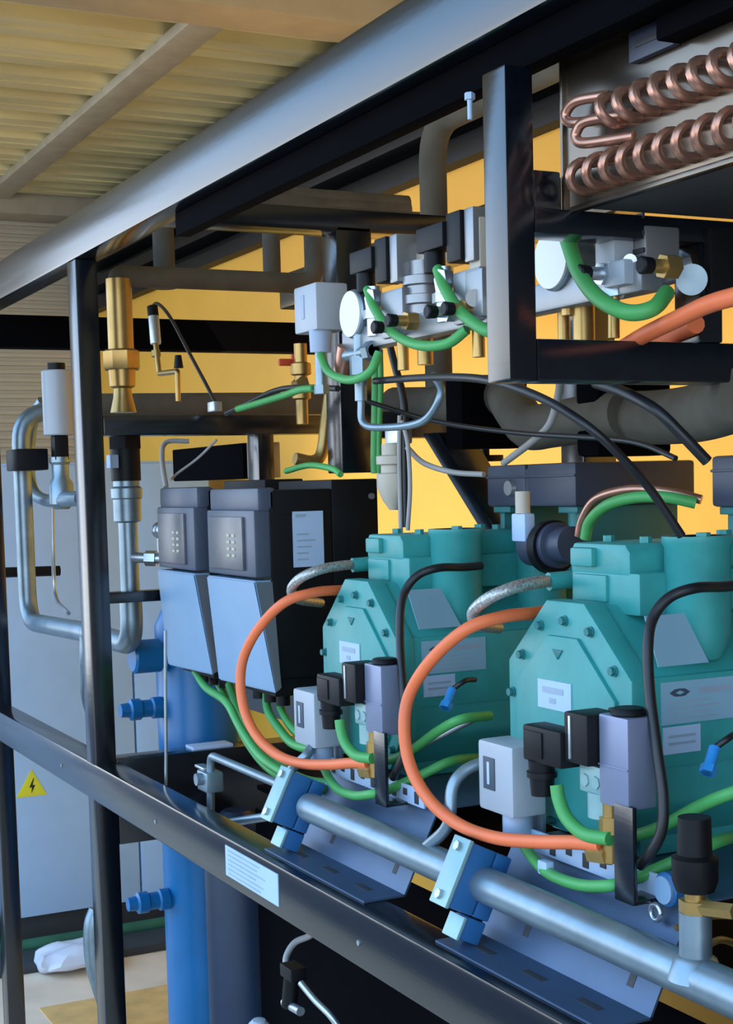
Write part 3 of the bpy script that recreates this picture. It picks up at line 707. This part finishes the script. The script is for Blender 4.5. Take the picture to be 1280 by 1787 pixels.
# brass union riser and steel ball valve at the left post
br = thing('brass_riser', (-3.27, .13, 1.80), 'thick brass pipe with union nut rising beside the left post', 'pipe')
x, y = -3.27, .13
def zc(py, px=205): return at(px, py, Y=.13).z
part(mb().cyl((x, y, zc(620)), (x, y, zc(488)), .029), 'pipe', 'brass', br)
part(mb().lathe((x, y, zc(648)), (x, y, zc(612)), [(0, .040), (.1, .043), (.9, .043), (1, .034)], n=8), 'union_nut', 'brass', br)
part(mb().lathe((x, y, zc(722)), (x, y, zc(646)), [(0, .030), (.35, .022), (.55, .020), (.6, .029), (1, .031)]), 'flare', 'brass', br)
bv_ = thing('ball_valve', (-3.27, .13, 1.42), 'steel ball valve below the crossbeam beside the left post', 'valve')
part(mb().hexnut((x, y, zc(785)), (x, y, zc(764)), .04).cyl((x, y, zc(840)), (x, y, zc(785)), .034), 'black_union', 'black_plastic', bv_)
part(mb().lathe((x, y, zc(912)), (x, y, zc(838)), [(0, .02), (.05, .032), (.55, .032), (.58, .036), (.8, .036), (.85, .03), (1, .03)]), 'body', 'galvanised', bv_)
part(mb().cyl((x, y, 1.42), (x, y, zc(910)), .022), 'tail_pipe', 'galvanised', bv_)
part(mb().box((x + .0, y - .045, zc(818)), (x + .03, y - .025, zc(795)), .002), 'tag', 'label_white', bv_, 'small white tag on the union')
z0 = zc(970)
part(mb().cyl((x + .01, y, z0), (x + .05, y + .06, z0 - .005), .012).hexnut((x + .03, y + .03, z0 - .003), (x + .045, y + .05, z0 - .004), .018).cyl((x + .05, y + .06, z0 - .02), (x + .05, y + .06, z0 + .07), .009).sphere((x + .05, y + .06, z0 + .06), .02), 'test_port', 'steel', bv_)
# pipes at the top left
def pipe(name, pts, r, rad, m, label, cat='pipe', group=None):
    return tag(mb().bends(pts, r, rad, n=20).build(name, m), label, cat, group)
z_t = zc(482)
pipe('discharge_pipe', [Vector((x, .13, zc(500))), Vector((x, .13, z_t)), Vector((x, .62, z_t)), Vector((x, .62, 2.30)), Vector((x, .95, 2.30))], .024, .05, 'insulation', 'dark pipe bending from the brass riser across to the right and up')
for px, r, lab in ((286, .026, 'leftmost of the dark vertical pipes under the top rail'), (474, .022, 'dark vertical pipe under the high crossbeam, right of the elbow')):
    p = at(px, 440, X=-3.4); q = at(px, 500, X=-3.4)
    pipe('vertical_pipe', [Vector((-3.4, p.y, q.z - .005)), Vector((-3.4, p.y, at(px, 340, X=-3.4).z)), Vector((-3.4, .95, at(px, 340, X=-3.4).z))], r, .02, 'insulation', lab, 'pipe', 'dark vertical pipes at the top left')
p = at(756, 300, Y=.71)
pipe('vent_pipe', [Vector((p.x, .71, at(756, 420, Y=.71).z)), Vector((p.x, .71, at(756, 215, Y=.71).z)), Vector((p.x + .9, .71, at(756, 215, Y=.71).z))], .030, .09, 'insulation', 'dull brown pipe with elbow rising behind the high crossbeam')
o = pipe('vent_pipe', [Vector((at(765, 600, Y=.60).x, .60, at(765, 690, Y=.60).z)), Vector((at(765, 600, Y=.60).x, .60, at(765, 560, Y=.6).z))], .028, .05, 'insulation', 'short brown pipe standing on the insulated line behind the gauges')
p = at(200, 708, X=-3.6); q = at(560, 704, X=-3.6)
pipe('insulated_pipe', [Vector((-3.6, .13, p.z)), Vector((-3.6, .78, q.z))], .030, .02, 'insulation', 'dark insulated pipe lying behind the left crossbeam')
# insulated lines in the middle and right, behind the compressors
pts = Q((640, 700, .62), (745, 706, .6), (860, 705, .55), (900, 690, .52))
tag(mb().tube(Q((690, 705, .60), (760, 706, .58), (845, 706, .52), (880, 690, .50)), .036, n=20).build('insulated_elbow', 'insulation'), 'brown insulated pipe run behind the post foot, left piece', 'pipe', 'brown insulated pipes')
tag(mb().tube(Q((885, 690, .50), (900, 715, .47), (925, 745, .45), (960, 742, .45), (1030, 730, .45), (1095, 722, .45)), .037, n=20).build('insulated_elbow', 'insulation'), 'brown insulated pipe with elbow below the short crossbeam, middle piece', 'pipe', 'brown insulated pipes')
tag(mb().tube(Q((1080, 728, .48), (1160, 728, .46), (1230, 718, .42), (1310, 690, .34)), .040, n=20).build('insulated_elbow', 'insulation'), 'fat brown insulated pipe leaving at the right edge', 'pipe', 'brown insulated pipes')
for px in (858, 1098):
    p = at(px, 700, Y=.5); 
    o = mb().box((p.x - .03, .42, p.z - .085), (p.x + .03, .56, p.z + .045), .01).build('pipe_saddle', 'shade_black')
    tag(o, 'black pipe saddle on the insulated line, %s' % ('left one near the post foot' if px < 1000 else 'right one towards the photo edge'), 'bracket', 'black pipe saddles')

# ------------------------------------------------------------------ valve station behind the mid post
YM = .18
MZ = 1.884
vm = thing('liquid_manifold', (-2.0, YM, MZ - .02), 'silver manifold rail carrying the gauges and valves at the upper middle', 'pipe')
part(mb().box((-2.20, YM - .012, MZ - .018), (-1.40, YM + .02, MZ + .018), .004), 'rail', 'aluminium', vm)
def fb(xl, xr, yt, yb, Y, dy):
    a = at(xl, (yt + yb) / 2, Y=Y); b = at(xr, (yt + yb) / 2, Y=Y); c = at((xl + xr) / 2, yt, Y=Y); d = at((xl + xr) / 2, yb, Y=Y)
    return (a.x, Y, d.z), (b.x, Y + dy, c.z)
# white switch at the left
us = thing('pressure_switch', at(555, 600, Y=.17), 'white pressure switch box on top of the manifold, left of the round gauge', 'switch', 'white pressure switches')
part(mb().box(*fb(513, 552, 497, 580, .15, .06), .005), 'housing', 'white_plastic', us)
p = at(527, 505, Y=.149); part(mb().box((p.x - .006, .1485, p.z - .05), (p.x + .006, .151, p.z - .01), .001), 'dial_window', 'cable_gland', us)
p = at(560, 582, Y=.17); q = at(560, 615, Y=.17)
part(mb().cyl(q, p + Vector((0, 0, .006)), .018, .02), 'cable_gland', 'cable_gland', us)
part(mb().cyl(q + Vector((0, 0, -.06)), q, .010).cyl(q + Vector((0, 0, -.07)), q + Vector((0, 0, -.055)), .014, n=6), 'stem', 'galvanised', us)
# gauges
def gauge(px, py, r, Y, label):
    c = at(px, py, Y=Y)
    t = thing('pressure_gauge', c - Vector((0, 0, r)), label, 'gauge', 'round pressure gauges')
    part(mb().cyl(c, c + Vector((0, .045, 0)), r, bv=.004, n=40), 'case', 'galvanised', t)
    part(mb().cyl(c + Vector((0, -.002, 0)), c + Vector((0, .004, 0)), r * .93, n=40), 'dial', 'dial', t)
    part(mb().cyl(c + Vector((0, .025, -r - .03)), c + Vector((0, .025, -r + .006)), .009).box(c + Vector((-.014, .012, -r - .012)), c + Vector((.014, .038, -r - .001)), .002), 'stem', 'brass', t)
    return t
gauge(612, 548, .039, .16, 'round white-faced pressure gauge at the left end of the manifold')
gauge(962, 453, .039, .16, 'round white-faced pressure gauge right of the short post')
# solenoid valves with black plugs
def topvalve(cx, cy, sc, Y, label):
    k = at(cx, cy, Y=Y)
    t = thing('liquid_valve', (k.x, Y, MZ), label, 'valve', 'silver liquid valves on the manifold')
    part(mb().box(k + Vector((-.055, -.02, -.018)) * sc, k + Vector((.03, .02, .02)) * sc, .003).cyl(k + Vector((-.03, 0, -.05)) * sc, k + Vector((-.03, 0, -.015)) * sc, .017 * sc), 'plug', 'black_plastic', t)
    part(mb().box(k + Vector((.032, -.015, -.045)) * sc, k + Vector((.075, .03, .03)) * sc, .003), 'coil', 'black_plastic', t)
    part(mb().box(k + Vector((.078, -.01, -.05)) * sc, k + Vector((.105, .04, .03)) * sc, .003).box(k + Vector((.04, -.01, -.14)) * sc, k + Vector((.12, .03, -.06)) * sc, .005), 'body', 'aluminium', t)
    part(mb().cyl(k + Vector((.0, .0, -.13)) * sc, k + Vector((.0, .0, -.045)) * sc, .014 * sc).cyl(k + Vector((.0, .0, -.10)) * sc, k + Vector((.0, .0, -.085)) * sc, .021 * sc, n=6).cyl(k + Vector((.02, -.02, -.07)) * sc, k + Vector((.02, -.005, -.07)) * sc, .02 * sc, n=6), 'stem', 'steel', t)
    part(mb().cyl((k.x + .08 * sc, Y + .01, MZ - .06), (k.x + .08 * sc, Y + .01, k.z - .13 * sc), .009), 'outlet', 'brass', t)
    return t
topvalve(652, 455, .90, .17, 'silver valve with black plug above the left gauge')
topvalve(775, 415, .92, .17, 'silver valve with black plug just left of the short post')
b = mb()
t = thing('filter_drier', at(745, 560, Y=.2), 'silver ribbed filter body on the manifold between the two plug valves', 'filter')
k = at(742, 590, Y=.2); kt = at(742, 455, Y=.2)
part(mb().lathe((k.x, .2, k.z + .02), (k.x, .2, kt.z), [(0, .016), (.1, .026), (.3, .026), (.32, .033), (.45, .033), (.47, .026), (.6, .026), (.62, .032), (.75, .032), (.78, .02), (1, .02)]), 'body', 'aluminium', t)
part(mb().box((k.x - .03, .195, kt.z - .03), (k.x + .015, .22, kt.z + .03), .003), 'nameplate', 'purlin', t)
part(mb().cyl((k.x, .2, k.z - .04), (k.x, .2, k.z + .03), .012), 'outlet', 'brass', t)
t = thing('control_block', at(825, 500, Y=.2), 'tall pale metal control block half hidden by the short post', 'block')
part(mb().box(*fb(818, 838, 380, 470, .17, .05), .003), 'upper_block', 'end_wall', t)
part(mb().box(*fb(812, 842, 470, 555, .16, .06), .003).cyl(at(828, 520, Y=.158), at(828, 520, Y=.16), .012), 'lower_block', 'aluminium', t)
# right of the post: silver block valve and its slotted bracket
t = thing('expansion_valve', at(1070, 470, Y=.19), 'silver valve block with slotted bracket under the coil at right', 'valve')
part(mb().box(*fb(1038, 1072, 402, 470, .16, .03), .004).box(*fb(1052, 1090, 455, 500, .155, .03), .004), 'body', 'white_plastic', t)
part(mb().box(*fb(1072, 1128, 400, 462, .19, .05), .003), 'cover', 'aluminium', t)
sl = mb(); p0, p1 = fb(1080, 1140, 400, 462, .189, .002)
for k in range(4):
    zz = p0[2] + .012 + k * .02
    sl.box((p0[0] + .01, .1875, zz), (p0[0] + .05, .1905, zz + .006), .0005)
part(sl, 'slot', 'cabinet_dark', t)
part(mb().cyl(at(1072, 460, Y=.17), at(1078, 500, Y=.17), .012).hexnut(at(1070, 500, Y=.17), at(1072, 520, Y=.17), .014).cyl(at(1100, 455, Y=.165), at(1100, 455, Y=.18), .008), 'fitting', 'steel', t)
part(mb().cyl(at(1072, 515, Y=.17), at(1072, 590, Y=.17), .007), 'outlet', 'brass', t)
hose('silver_tube', Q((1080, 505, .17), (1120, 495, .2), (1170, 478, .22), (1210, 465, .24)), .013, 'aluminium', 'silver tube leaving the valve block towards the right', 'pipe')
o = mb().cyl(at(1208, 488, Y=.22), at(1208, 488, Y=.24), .018).build('end_cap', 'galvanised'); tag(o, 'round steel end cap at the right end of the silver tube', 'cap')
t = thing('dark_controller', at(1200, 450, Y=.3), 'black box mounted on the column at right under the coil', 'box')
part(mb().box(at(1178, 395, Y=.28) - Vector((0, 0, .09)), at(1240, 395, Y=.28) + Vector((0, .1, 0)), .005), 'housing', 'black_plastic', t)
part(mb().cyl(at(1215, 428, Y=.278), at(1215, 428, Y=.282), .004), 'lamp', 'white_plastic', t)
# small pipes below the manifold
for px, lab in ((985, 'first thin brass tube below the manifold right of the short post'), (1020, 'second thin brass tube below the manifold right of the short post')):
    p = at(px, 530, Y=.2); q = at(px, 600, Y=.2)
    tag(mb().cyl(q, Vector((q.x, q.y, p.z + .02)), .008 if px < 1000 else .014).build('brass_tube', 'brass'), lab, 'pipe', 'thin brass tubes below the manifold')
# small ports along the manifold
for k_, (px, py, m_, lab) in enumerate([(675, 572, 'steel', 'small steel port on the manifold under the first black plug'), (700, 560, 'brass', 'small brass port on the manifold between first plug and ribbed filter'),
        (770, 545, 'steel', 'small steel port on the manifold right of the ribbed filter'), (800, 540, 'brass', 'small brass port on the manifold beside the pale control block'),
        (1040, 478, 'steel', 'small steel port on the manifold right of the second gauge'), (1150, 465, 'brass', 'small brass port near the right end of the manifold')]):
    p = at(px + 12, py, Y=.155)
    t = thing('service_port', p, lab, 'port', 'service ports on the manifold')
    part(mb().hexnut((p.x, .150, p.z), (p.x, .170, p.z), .014).cyl((p.x, .135, p.z), (p.x, .152, p.z), .008), 'body', m_, t)
    part(mb().cyl((p.x, .120, p.z), (p.x, .137, p.z), .010, .009, bv=.002), 'cap', 'black_plastic', t)
# valve tree below the left gauge
t = thing('valve_tree', at(630, 690, Y=.17), 'steel needle valve tree below the left gauge', 'valve')
k = at(628, 600, Y=.17); z1 = at(628, 700, Y=.17).z
part(mb().cyl((k.x, .17, z1), (k.x, .17, k.z + .02), .010).hexnut((k.x, .17, k.z - .05), (k.x, .17, k.z - .02), .018).cyl((k.x - .05, .17, k.z - .015), (k.x + .05, .17, k.z - .015), .010).hexnut((k.x + .03, .17, k.z - .015), (k.x + .05, .17, k.z - .015), .016), 'body', 'galvanised', t)
part(mb().tube([Vector((k.x, .17, z1)), Vector((k.x + .005, .17, z1 - .035)), Vector((k.x + .05, .18, z1 - .045)), Vector((k.x + .15, .20, z1 - .04)), Vector((k.x + .19, .21, z1 + .0)), Vector((k.x + .15, .22, z1 + .03))], .006), 'capillary', 'galvanised', t)
part(mb().cyl((k.x - .07, .17, k.z - .04), (k.x - .05, .17, k.z + .0), .014), 'knob', 'copper', t, 'copper coloured knob')
# brass fittings at the left of the tree
t = thing('brass_manifold', at(525, 760, X=-2.9), 'brass fitting column with red handle left of the white switch', 'fitting')
k = at(527, 700, X=-2.9)
zt_ = at(527, 600, X=-2.9).z; zb_ = at(527, 740, X=-2.9).z
part(mb().lathe((k.x, k.y, zb_), (k.x, k.y, zt_), [(0, .013), (.3, .013), (.32, .02), (.45, .02), (.47, .014), (.6, .014), (.62, .022), (.75, .022), (.77, .014), (1, .014)]), 'column', 'brass', t)
part(mb().box((k.x - .03, k.y - .04, zt_ - .045), (k.x - .02, k.y - .01, zt_ - .03), .003).box((k.x - .03, k.y - .01, zt_ - .06), (k.x - .02, k.y + .0, zt_ - .02), .003), 'handle', 'red_paint', t, 'small red handle')
part(mb().cyl((k.x - .02, k.y, zt_ - .085), (k.x + .02, k.y - .005, zt_ - .085), .015, n=6), 'side_nut', 'brass', t)
hose('brass_elbow', [at(575, 690, X=-2.85), at(570, 730, X=-2.85), at(562, 790, X=-2.85), at(545, 805, X=-2.85), at(515, 800, X=-2.85)], .013, 'brass', 'brass elbow pipe seen through the gap above the drives', 'fitting')
# transducer with fittings above the left crossbeam
td = thing('pressure_transducer', at(300, 692, Y=.3), 'slim steel pressure transducer on zigzag brass fittings above the left crossbeam', 'sensor')
Y3 = .34
part(mb().cyl(at(272, 600, Y=Y3), at(268, 552, Y=Y3), .014), 'sensor_body', 'steel', td)
part(mb().cyl(at(268, 552, Y=Y3), at(266, 535, Y=Y3), .014), 'plug', 'black_plastic', td)
part(mb().bends(Q((272, 600, Y3), (278, 652, Y3), (310, 648, Y3), (311, 700, Y3)), .007, .006).hexnut(at(272, 612, Y=Y3), at(273, 622, Y=Y3), .013), 'fitting', 'brass', td)
part(mb().cyl(at(312, 642, Y=Y3), at(311, 620, Y=Y3), .012, .008), 'cap', 'black_plastic', td)
hose('transducer_cable', Q((262, 540, .34), (275, 530, .34), (298, 555, .34), (330, 615, .34), (362, 675, .33), (377, 705, .32)), .0045, 'black_cable', 'black cable arching from the slim transducer down to the crossbeam', 'cable')
o = mb().box(at(362, 720, Y=.28), at(388, 700, Y=.30), .003).build('cable_clip', 'steel'); tag(o, 'small steel clip on top of the left crossbeam', 'clip')

# ------------------------------------------------------------------ cables in the upper and middle part
def cab(pts, r, m, label, group, name='cable'): return hose(name, Q(*pts), r, m, label, 'cable', group)
gg = 'green upper cables'; bb = 'black upper cables'
cab([(642, 505, .16), (655, 540, .15), (685, 580, .145), (730, 602, .14), (780, 600, .15), (815, 575, .165)], .0075, 'green_cable', 'green cable sagging from the plug above the left gauge', gg)
cab([(765, 470, .16), (778, 505, .15), (805, 545, .145), (845, 575, .15), (870, 580, .16)], .0085, 'green_cable', 'green cable dropping from the plug left of the short post', gg)
cab([(985, 400, .14), (995, 432, .13), (1012, 478, .125), (1045, 520, .125), (1095, 545, .13), (1140, 538, .15), (1165, 510, .18)], .0095, 'green_cable', 'thick green cable looping below the right gauge', gg)
cab([(560, 620, .15), (575, 650, .14), (610, 663, .14), (645, 650, .145), (662, 615, .16)], .007, 'green_cable', 'green cable looping under the white switch of the manifold', gg)
cab([(655, 600, .385), (656, 660, .39), (655, 740, .39), (654, 800, .39), (655, 826, .39)], .008, 'green_cable', 'green cable running down the inner post, front one', gg)
cab([(664, 610, .39), (665, 680, .395), (662, 760, .395), (662, 826, .395)], .0055, 'green_cable', 'green cable running down the inner post, thin rear one', gg)
cab([(415, 714, .27), (450, 704, .27), (490, 692, .26), (525, 680, .25), (548, 678, .24)], .007, 'green_cable', 'green cable lying along the left crossbeam towards the inner post', gg)
cab([(395, 722, .285), (440, 700, .28), (480, 682, .27), (520, 676, .26), (590, 678, .22)], .0055, 'black_cable', 'black cable lying along the left crossbeam with the green one', bb)
cab([(500, 822, .30), (540, 812, .28), (580, 818, .27), (595, 828, .27)], .006, 'green_cable', 'green cable peeking out above the right drive', gg)
cab([(655, 665, .20), (720, 660, .16), (790, 658, .11), (850, 663, .09), (910, 680, .09), (975, 710, .10), (1040, 755, .12), (1095, 808, .16), (1140, 860, .2), (1190, 935, .24)], .0055, 'black_cable', 'long black cable arching from the inner post down to the nearest compressor', bb)
cab([(1040, 668, .2), (1090, 685, .2), (1145, 715, .2), (1190, 758, .22), (1235, 805, .25)], .007, 'black_cable', 'black cable slanting down to the right terminal box', bb)
cab([(640, 700, .2), (760, 735, .3), (900, 755, .35), (1050, 765, .36), (1120, 775, .36), (1180, 800, .36)], .004, 'black_cable', 'thin black cable crossing behind the insulated pipe', bb)
cab([(710, 780, .34), (740, 808, .36), (790, 824, .38), (845, 828, .40)], .005, 'grey_cable', 'pale grey cable sagging to the left terminal box', bb)
cab([(880, 808, .42), (930, 770, .38), (960, 740, .36), (975, 690, .34), (978, 665, .32)], .006, 'grey_cable', 'pale grey cable rising from the left terminal box to the crossbeam', bb)
cab([(680, 600, .34), (690, 640, .34), (705, 700, .34), (706, 780, .34), (708, 920, .34)], .007, 'black_cable', 'black cable hanging straight down right of the inner post', bb)
cab([(698, 725, .33), (697, 780, .33), (698, 850, .33), (700, 930, .33)], .004, 'grey_cable', 'thin grey tube hanging down left of the dark rear post', bb)
cab([(702, 735, .33), (712, 775, .33), (716, 850, .33), (712, 925, .33)], .004, 'grey_cable', 'second thin grey tube hanging down by the dark rear post', bb)
cab([(1010, 935, .40), (1018, 905, .40), (1040, 872, .40), (1085, 856, .40), (1130, 854, .42), (1185, 862, .44), (1225, 872, .46)], .007, 'copper', 'brownish cable arching between the terminal boxes', bb)
cab([(1022, 940, .39), (1030, 910, .39), (1060, 882, .39), (1110, 868, .40), (1165, 868, .42), (1215, 878, .45)], .0085, 'green_cable', 'green cable arching between the terminal boxes', gg)
cab([(1090, 605, .2), (1130, 582, .18), (1190, 553, .16), (1240, 530, .15), (1300, 513, .14)], .010, 'orange_hose', 'orange cable rising to the right edge under the coil, front one', 'orange cables at the right')
cab([(1150, 600, .28), (1185, 580, .27), (1215, 565, .26)], .012, 'orange_hose', 'short orange cable behind the front one at right', 'orange cables at the right')
t = thing('filter_bowl', at(690, 900, Y=.33), 'pale plastic filter bowl hanging below the crossbeam right of the drives', 'filter')
k0 = at(688, 890, Y=.335); k1 = at(688, 775, Y=.335)
part(mb().lathe((k0.x, .335, k0.z), (k0.x, .335, k1.z), [(0, .008), (.15, .02), (.35, .03), (.55, .03), (.57, .022), (.68, .022), (.7, .03), (.82, .03), (.84, .02), (1, .02)]), 'bowl', 'end_wall', t)
part(mb().box((k0.x - .02, .33, k1.z + .0), (k0.x + .03, .36, k1.z + .03), .003), 'bracket', 'steel', t)
t = thing('hand_wheel_valve', at(850, 805, Y=.62), 'dark hand wheel valve seen against the yellow wall', 'valve')
k = at(848, 800, Y=.62)
part(mb().cyl((k.x, .62, k.z), (k.x, .62, k.z + .08), .008), 'spindle', 'black_plastic', t)
part(mb().cyl((k.x, .62, k.z - .006), (k.x, .62, k.z + .006), .035), 'wheel', 'black_plastic', t)
# discharge valves seen between the compressors
t = thing('service_valve', at(955, 960, Y=.42), 'dark blue round service valve between the two compressors', 'valve')
k = at(925, 955, Y=.40); k2 = at(1000, 950, Y=.40)
part(mb().lathe(k, k2, [(0, .025), (.05, .030), (.5, .030), (.52, .036), (.7, .036), (.72, .028), (1, .028)]), 'body', 'navy_plastic', t)
part(mb().cyl(at(958, 955, Y=.40), at(970, 954, Y=.40), .042), 'flange', 'black_plastic', t)
t = thing('level_sensor', at(916, 940, Y=.40), 'pale white stem with cap standing beside the dark blue service valve', 'sensor')
k = at(914, 945, Y=.38); 
part(mb().box(k + Vector((-.02, -.01, 0)), k + Vector((.02, .01, .045)), .004), 'base', 'label_white', t)
part(mb().cyl(k + Vector((0, 0, .045)), k + Vector((0, 0, .08)), .012), 'cap', 'end_wall', t)

# ------------------------------------------------------------------ heat exchanger coil, upper right
hx = thing('heat_exchanger', (-1.0, .3, 1.955), 'heat exchanger with copper return bends and shiny end plate at the upper right', 'heat exchanger')
YP = .09
part(mb().box((-1.440, YP, 1.955), (-.55, YP + .004, 2.30), .001).box((-1.442, YP - .003, 1.955), (-.55, YP + .01, 1.961), .001).box((-1.443, YP - .003, 1.955), (-1.437, YP + .01, 2.30), .001), 'end_plate', 'mirror_steel', hx)
part(mb().box((-1.415, YP + .004, 1.958), (-.55, 1.17, 2.148), .002), 'fin_block', 'cabinet_dark', hx)
p0 = at(1100, 112, Y=YP - .008); p1 = at(1178, 60, Y=YP - .008); p2 = at(1100, 58, Y=YP - .008)
zm = (p0.z + p2.z) / 2
vp = part(mb().box((p0.x, YP - .010, p0.z), (p1.x, YP - .0005, p2.z), .002), 'vent_plate', 'navy_plastic', hx)
part(mb().box((p0.x + .012, YP - .0115, zm - .003), (p1.x - .008, YP - .009, zm + .003), .001), 'vent_slot', 'cabinet_dark', vp)
q_ = at(1185, 40, Y=YP)
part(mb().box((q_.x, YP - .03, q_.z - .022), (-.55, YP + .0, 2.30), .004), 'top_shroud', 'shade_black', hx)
def ubend(c, ang, h, r):
    b = mb(); d = Vector((math.cos(ang), 0, math.sin(ang))); o_ = Vector((0, -1, 0)); pts = []
    a0 = Vector(c) - d * h; a1 = Vector(c) + d * h
    pts.append(a0 + Vector((0, .02, 0)))
    for i in range(9):
        t_ = math.pi * i / 8; pts.append(Vector(c) - d * h * math.cos(t_) + o_ * h * 1.15 * math.sin(t_))
    pts.append(a1 + Vector((0, .02, 0)))
    return b.tube(pts, r, n=10, smooth=0)
def row(px0, py0, px1, py1, n0, ext, ang):
    a = at(px0, py0, Y=YP - .01); e = at(px1, py1, Y=YP - .01); st = (e - a) / (n0 - 1)
    first = None
    for i in range(n0 + ext):
        c = a + st * i
        if first is None:
            first = ubend(c, ang, .0155, .0058).build('return_bend', 'copper', hx); base = c
        else:
            o = first.copy(); COL.objects.link(o); o.parent = hx; o.location = first.location + st * i
row(1070, 192, 1268, 118, 7, 6, math.radians(105))
row(1018, 308, 1240, 235, 8, 7, math.radians(75))
for pts in ([(1000, 205, YP - .012), (1045, 190, YP - .012)], [(1018, 240, YP - .012), (1090, 222, YP - .012)]):
    p, q = Q(*pts)
    b = mb(); b.tube([q + Vector((0, .014, .016)), p + Vector((.01, 0, .016)), p + Vector((-.006, -.004, .008)), p + Vector((-.006, -.004, -.002)), p + Vector((.01, 0, -.008)), q + Vector((0, .014, -.008))], .006, smooth=6)
    part(b, 'hairpin_tube', 'copper', hx)
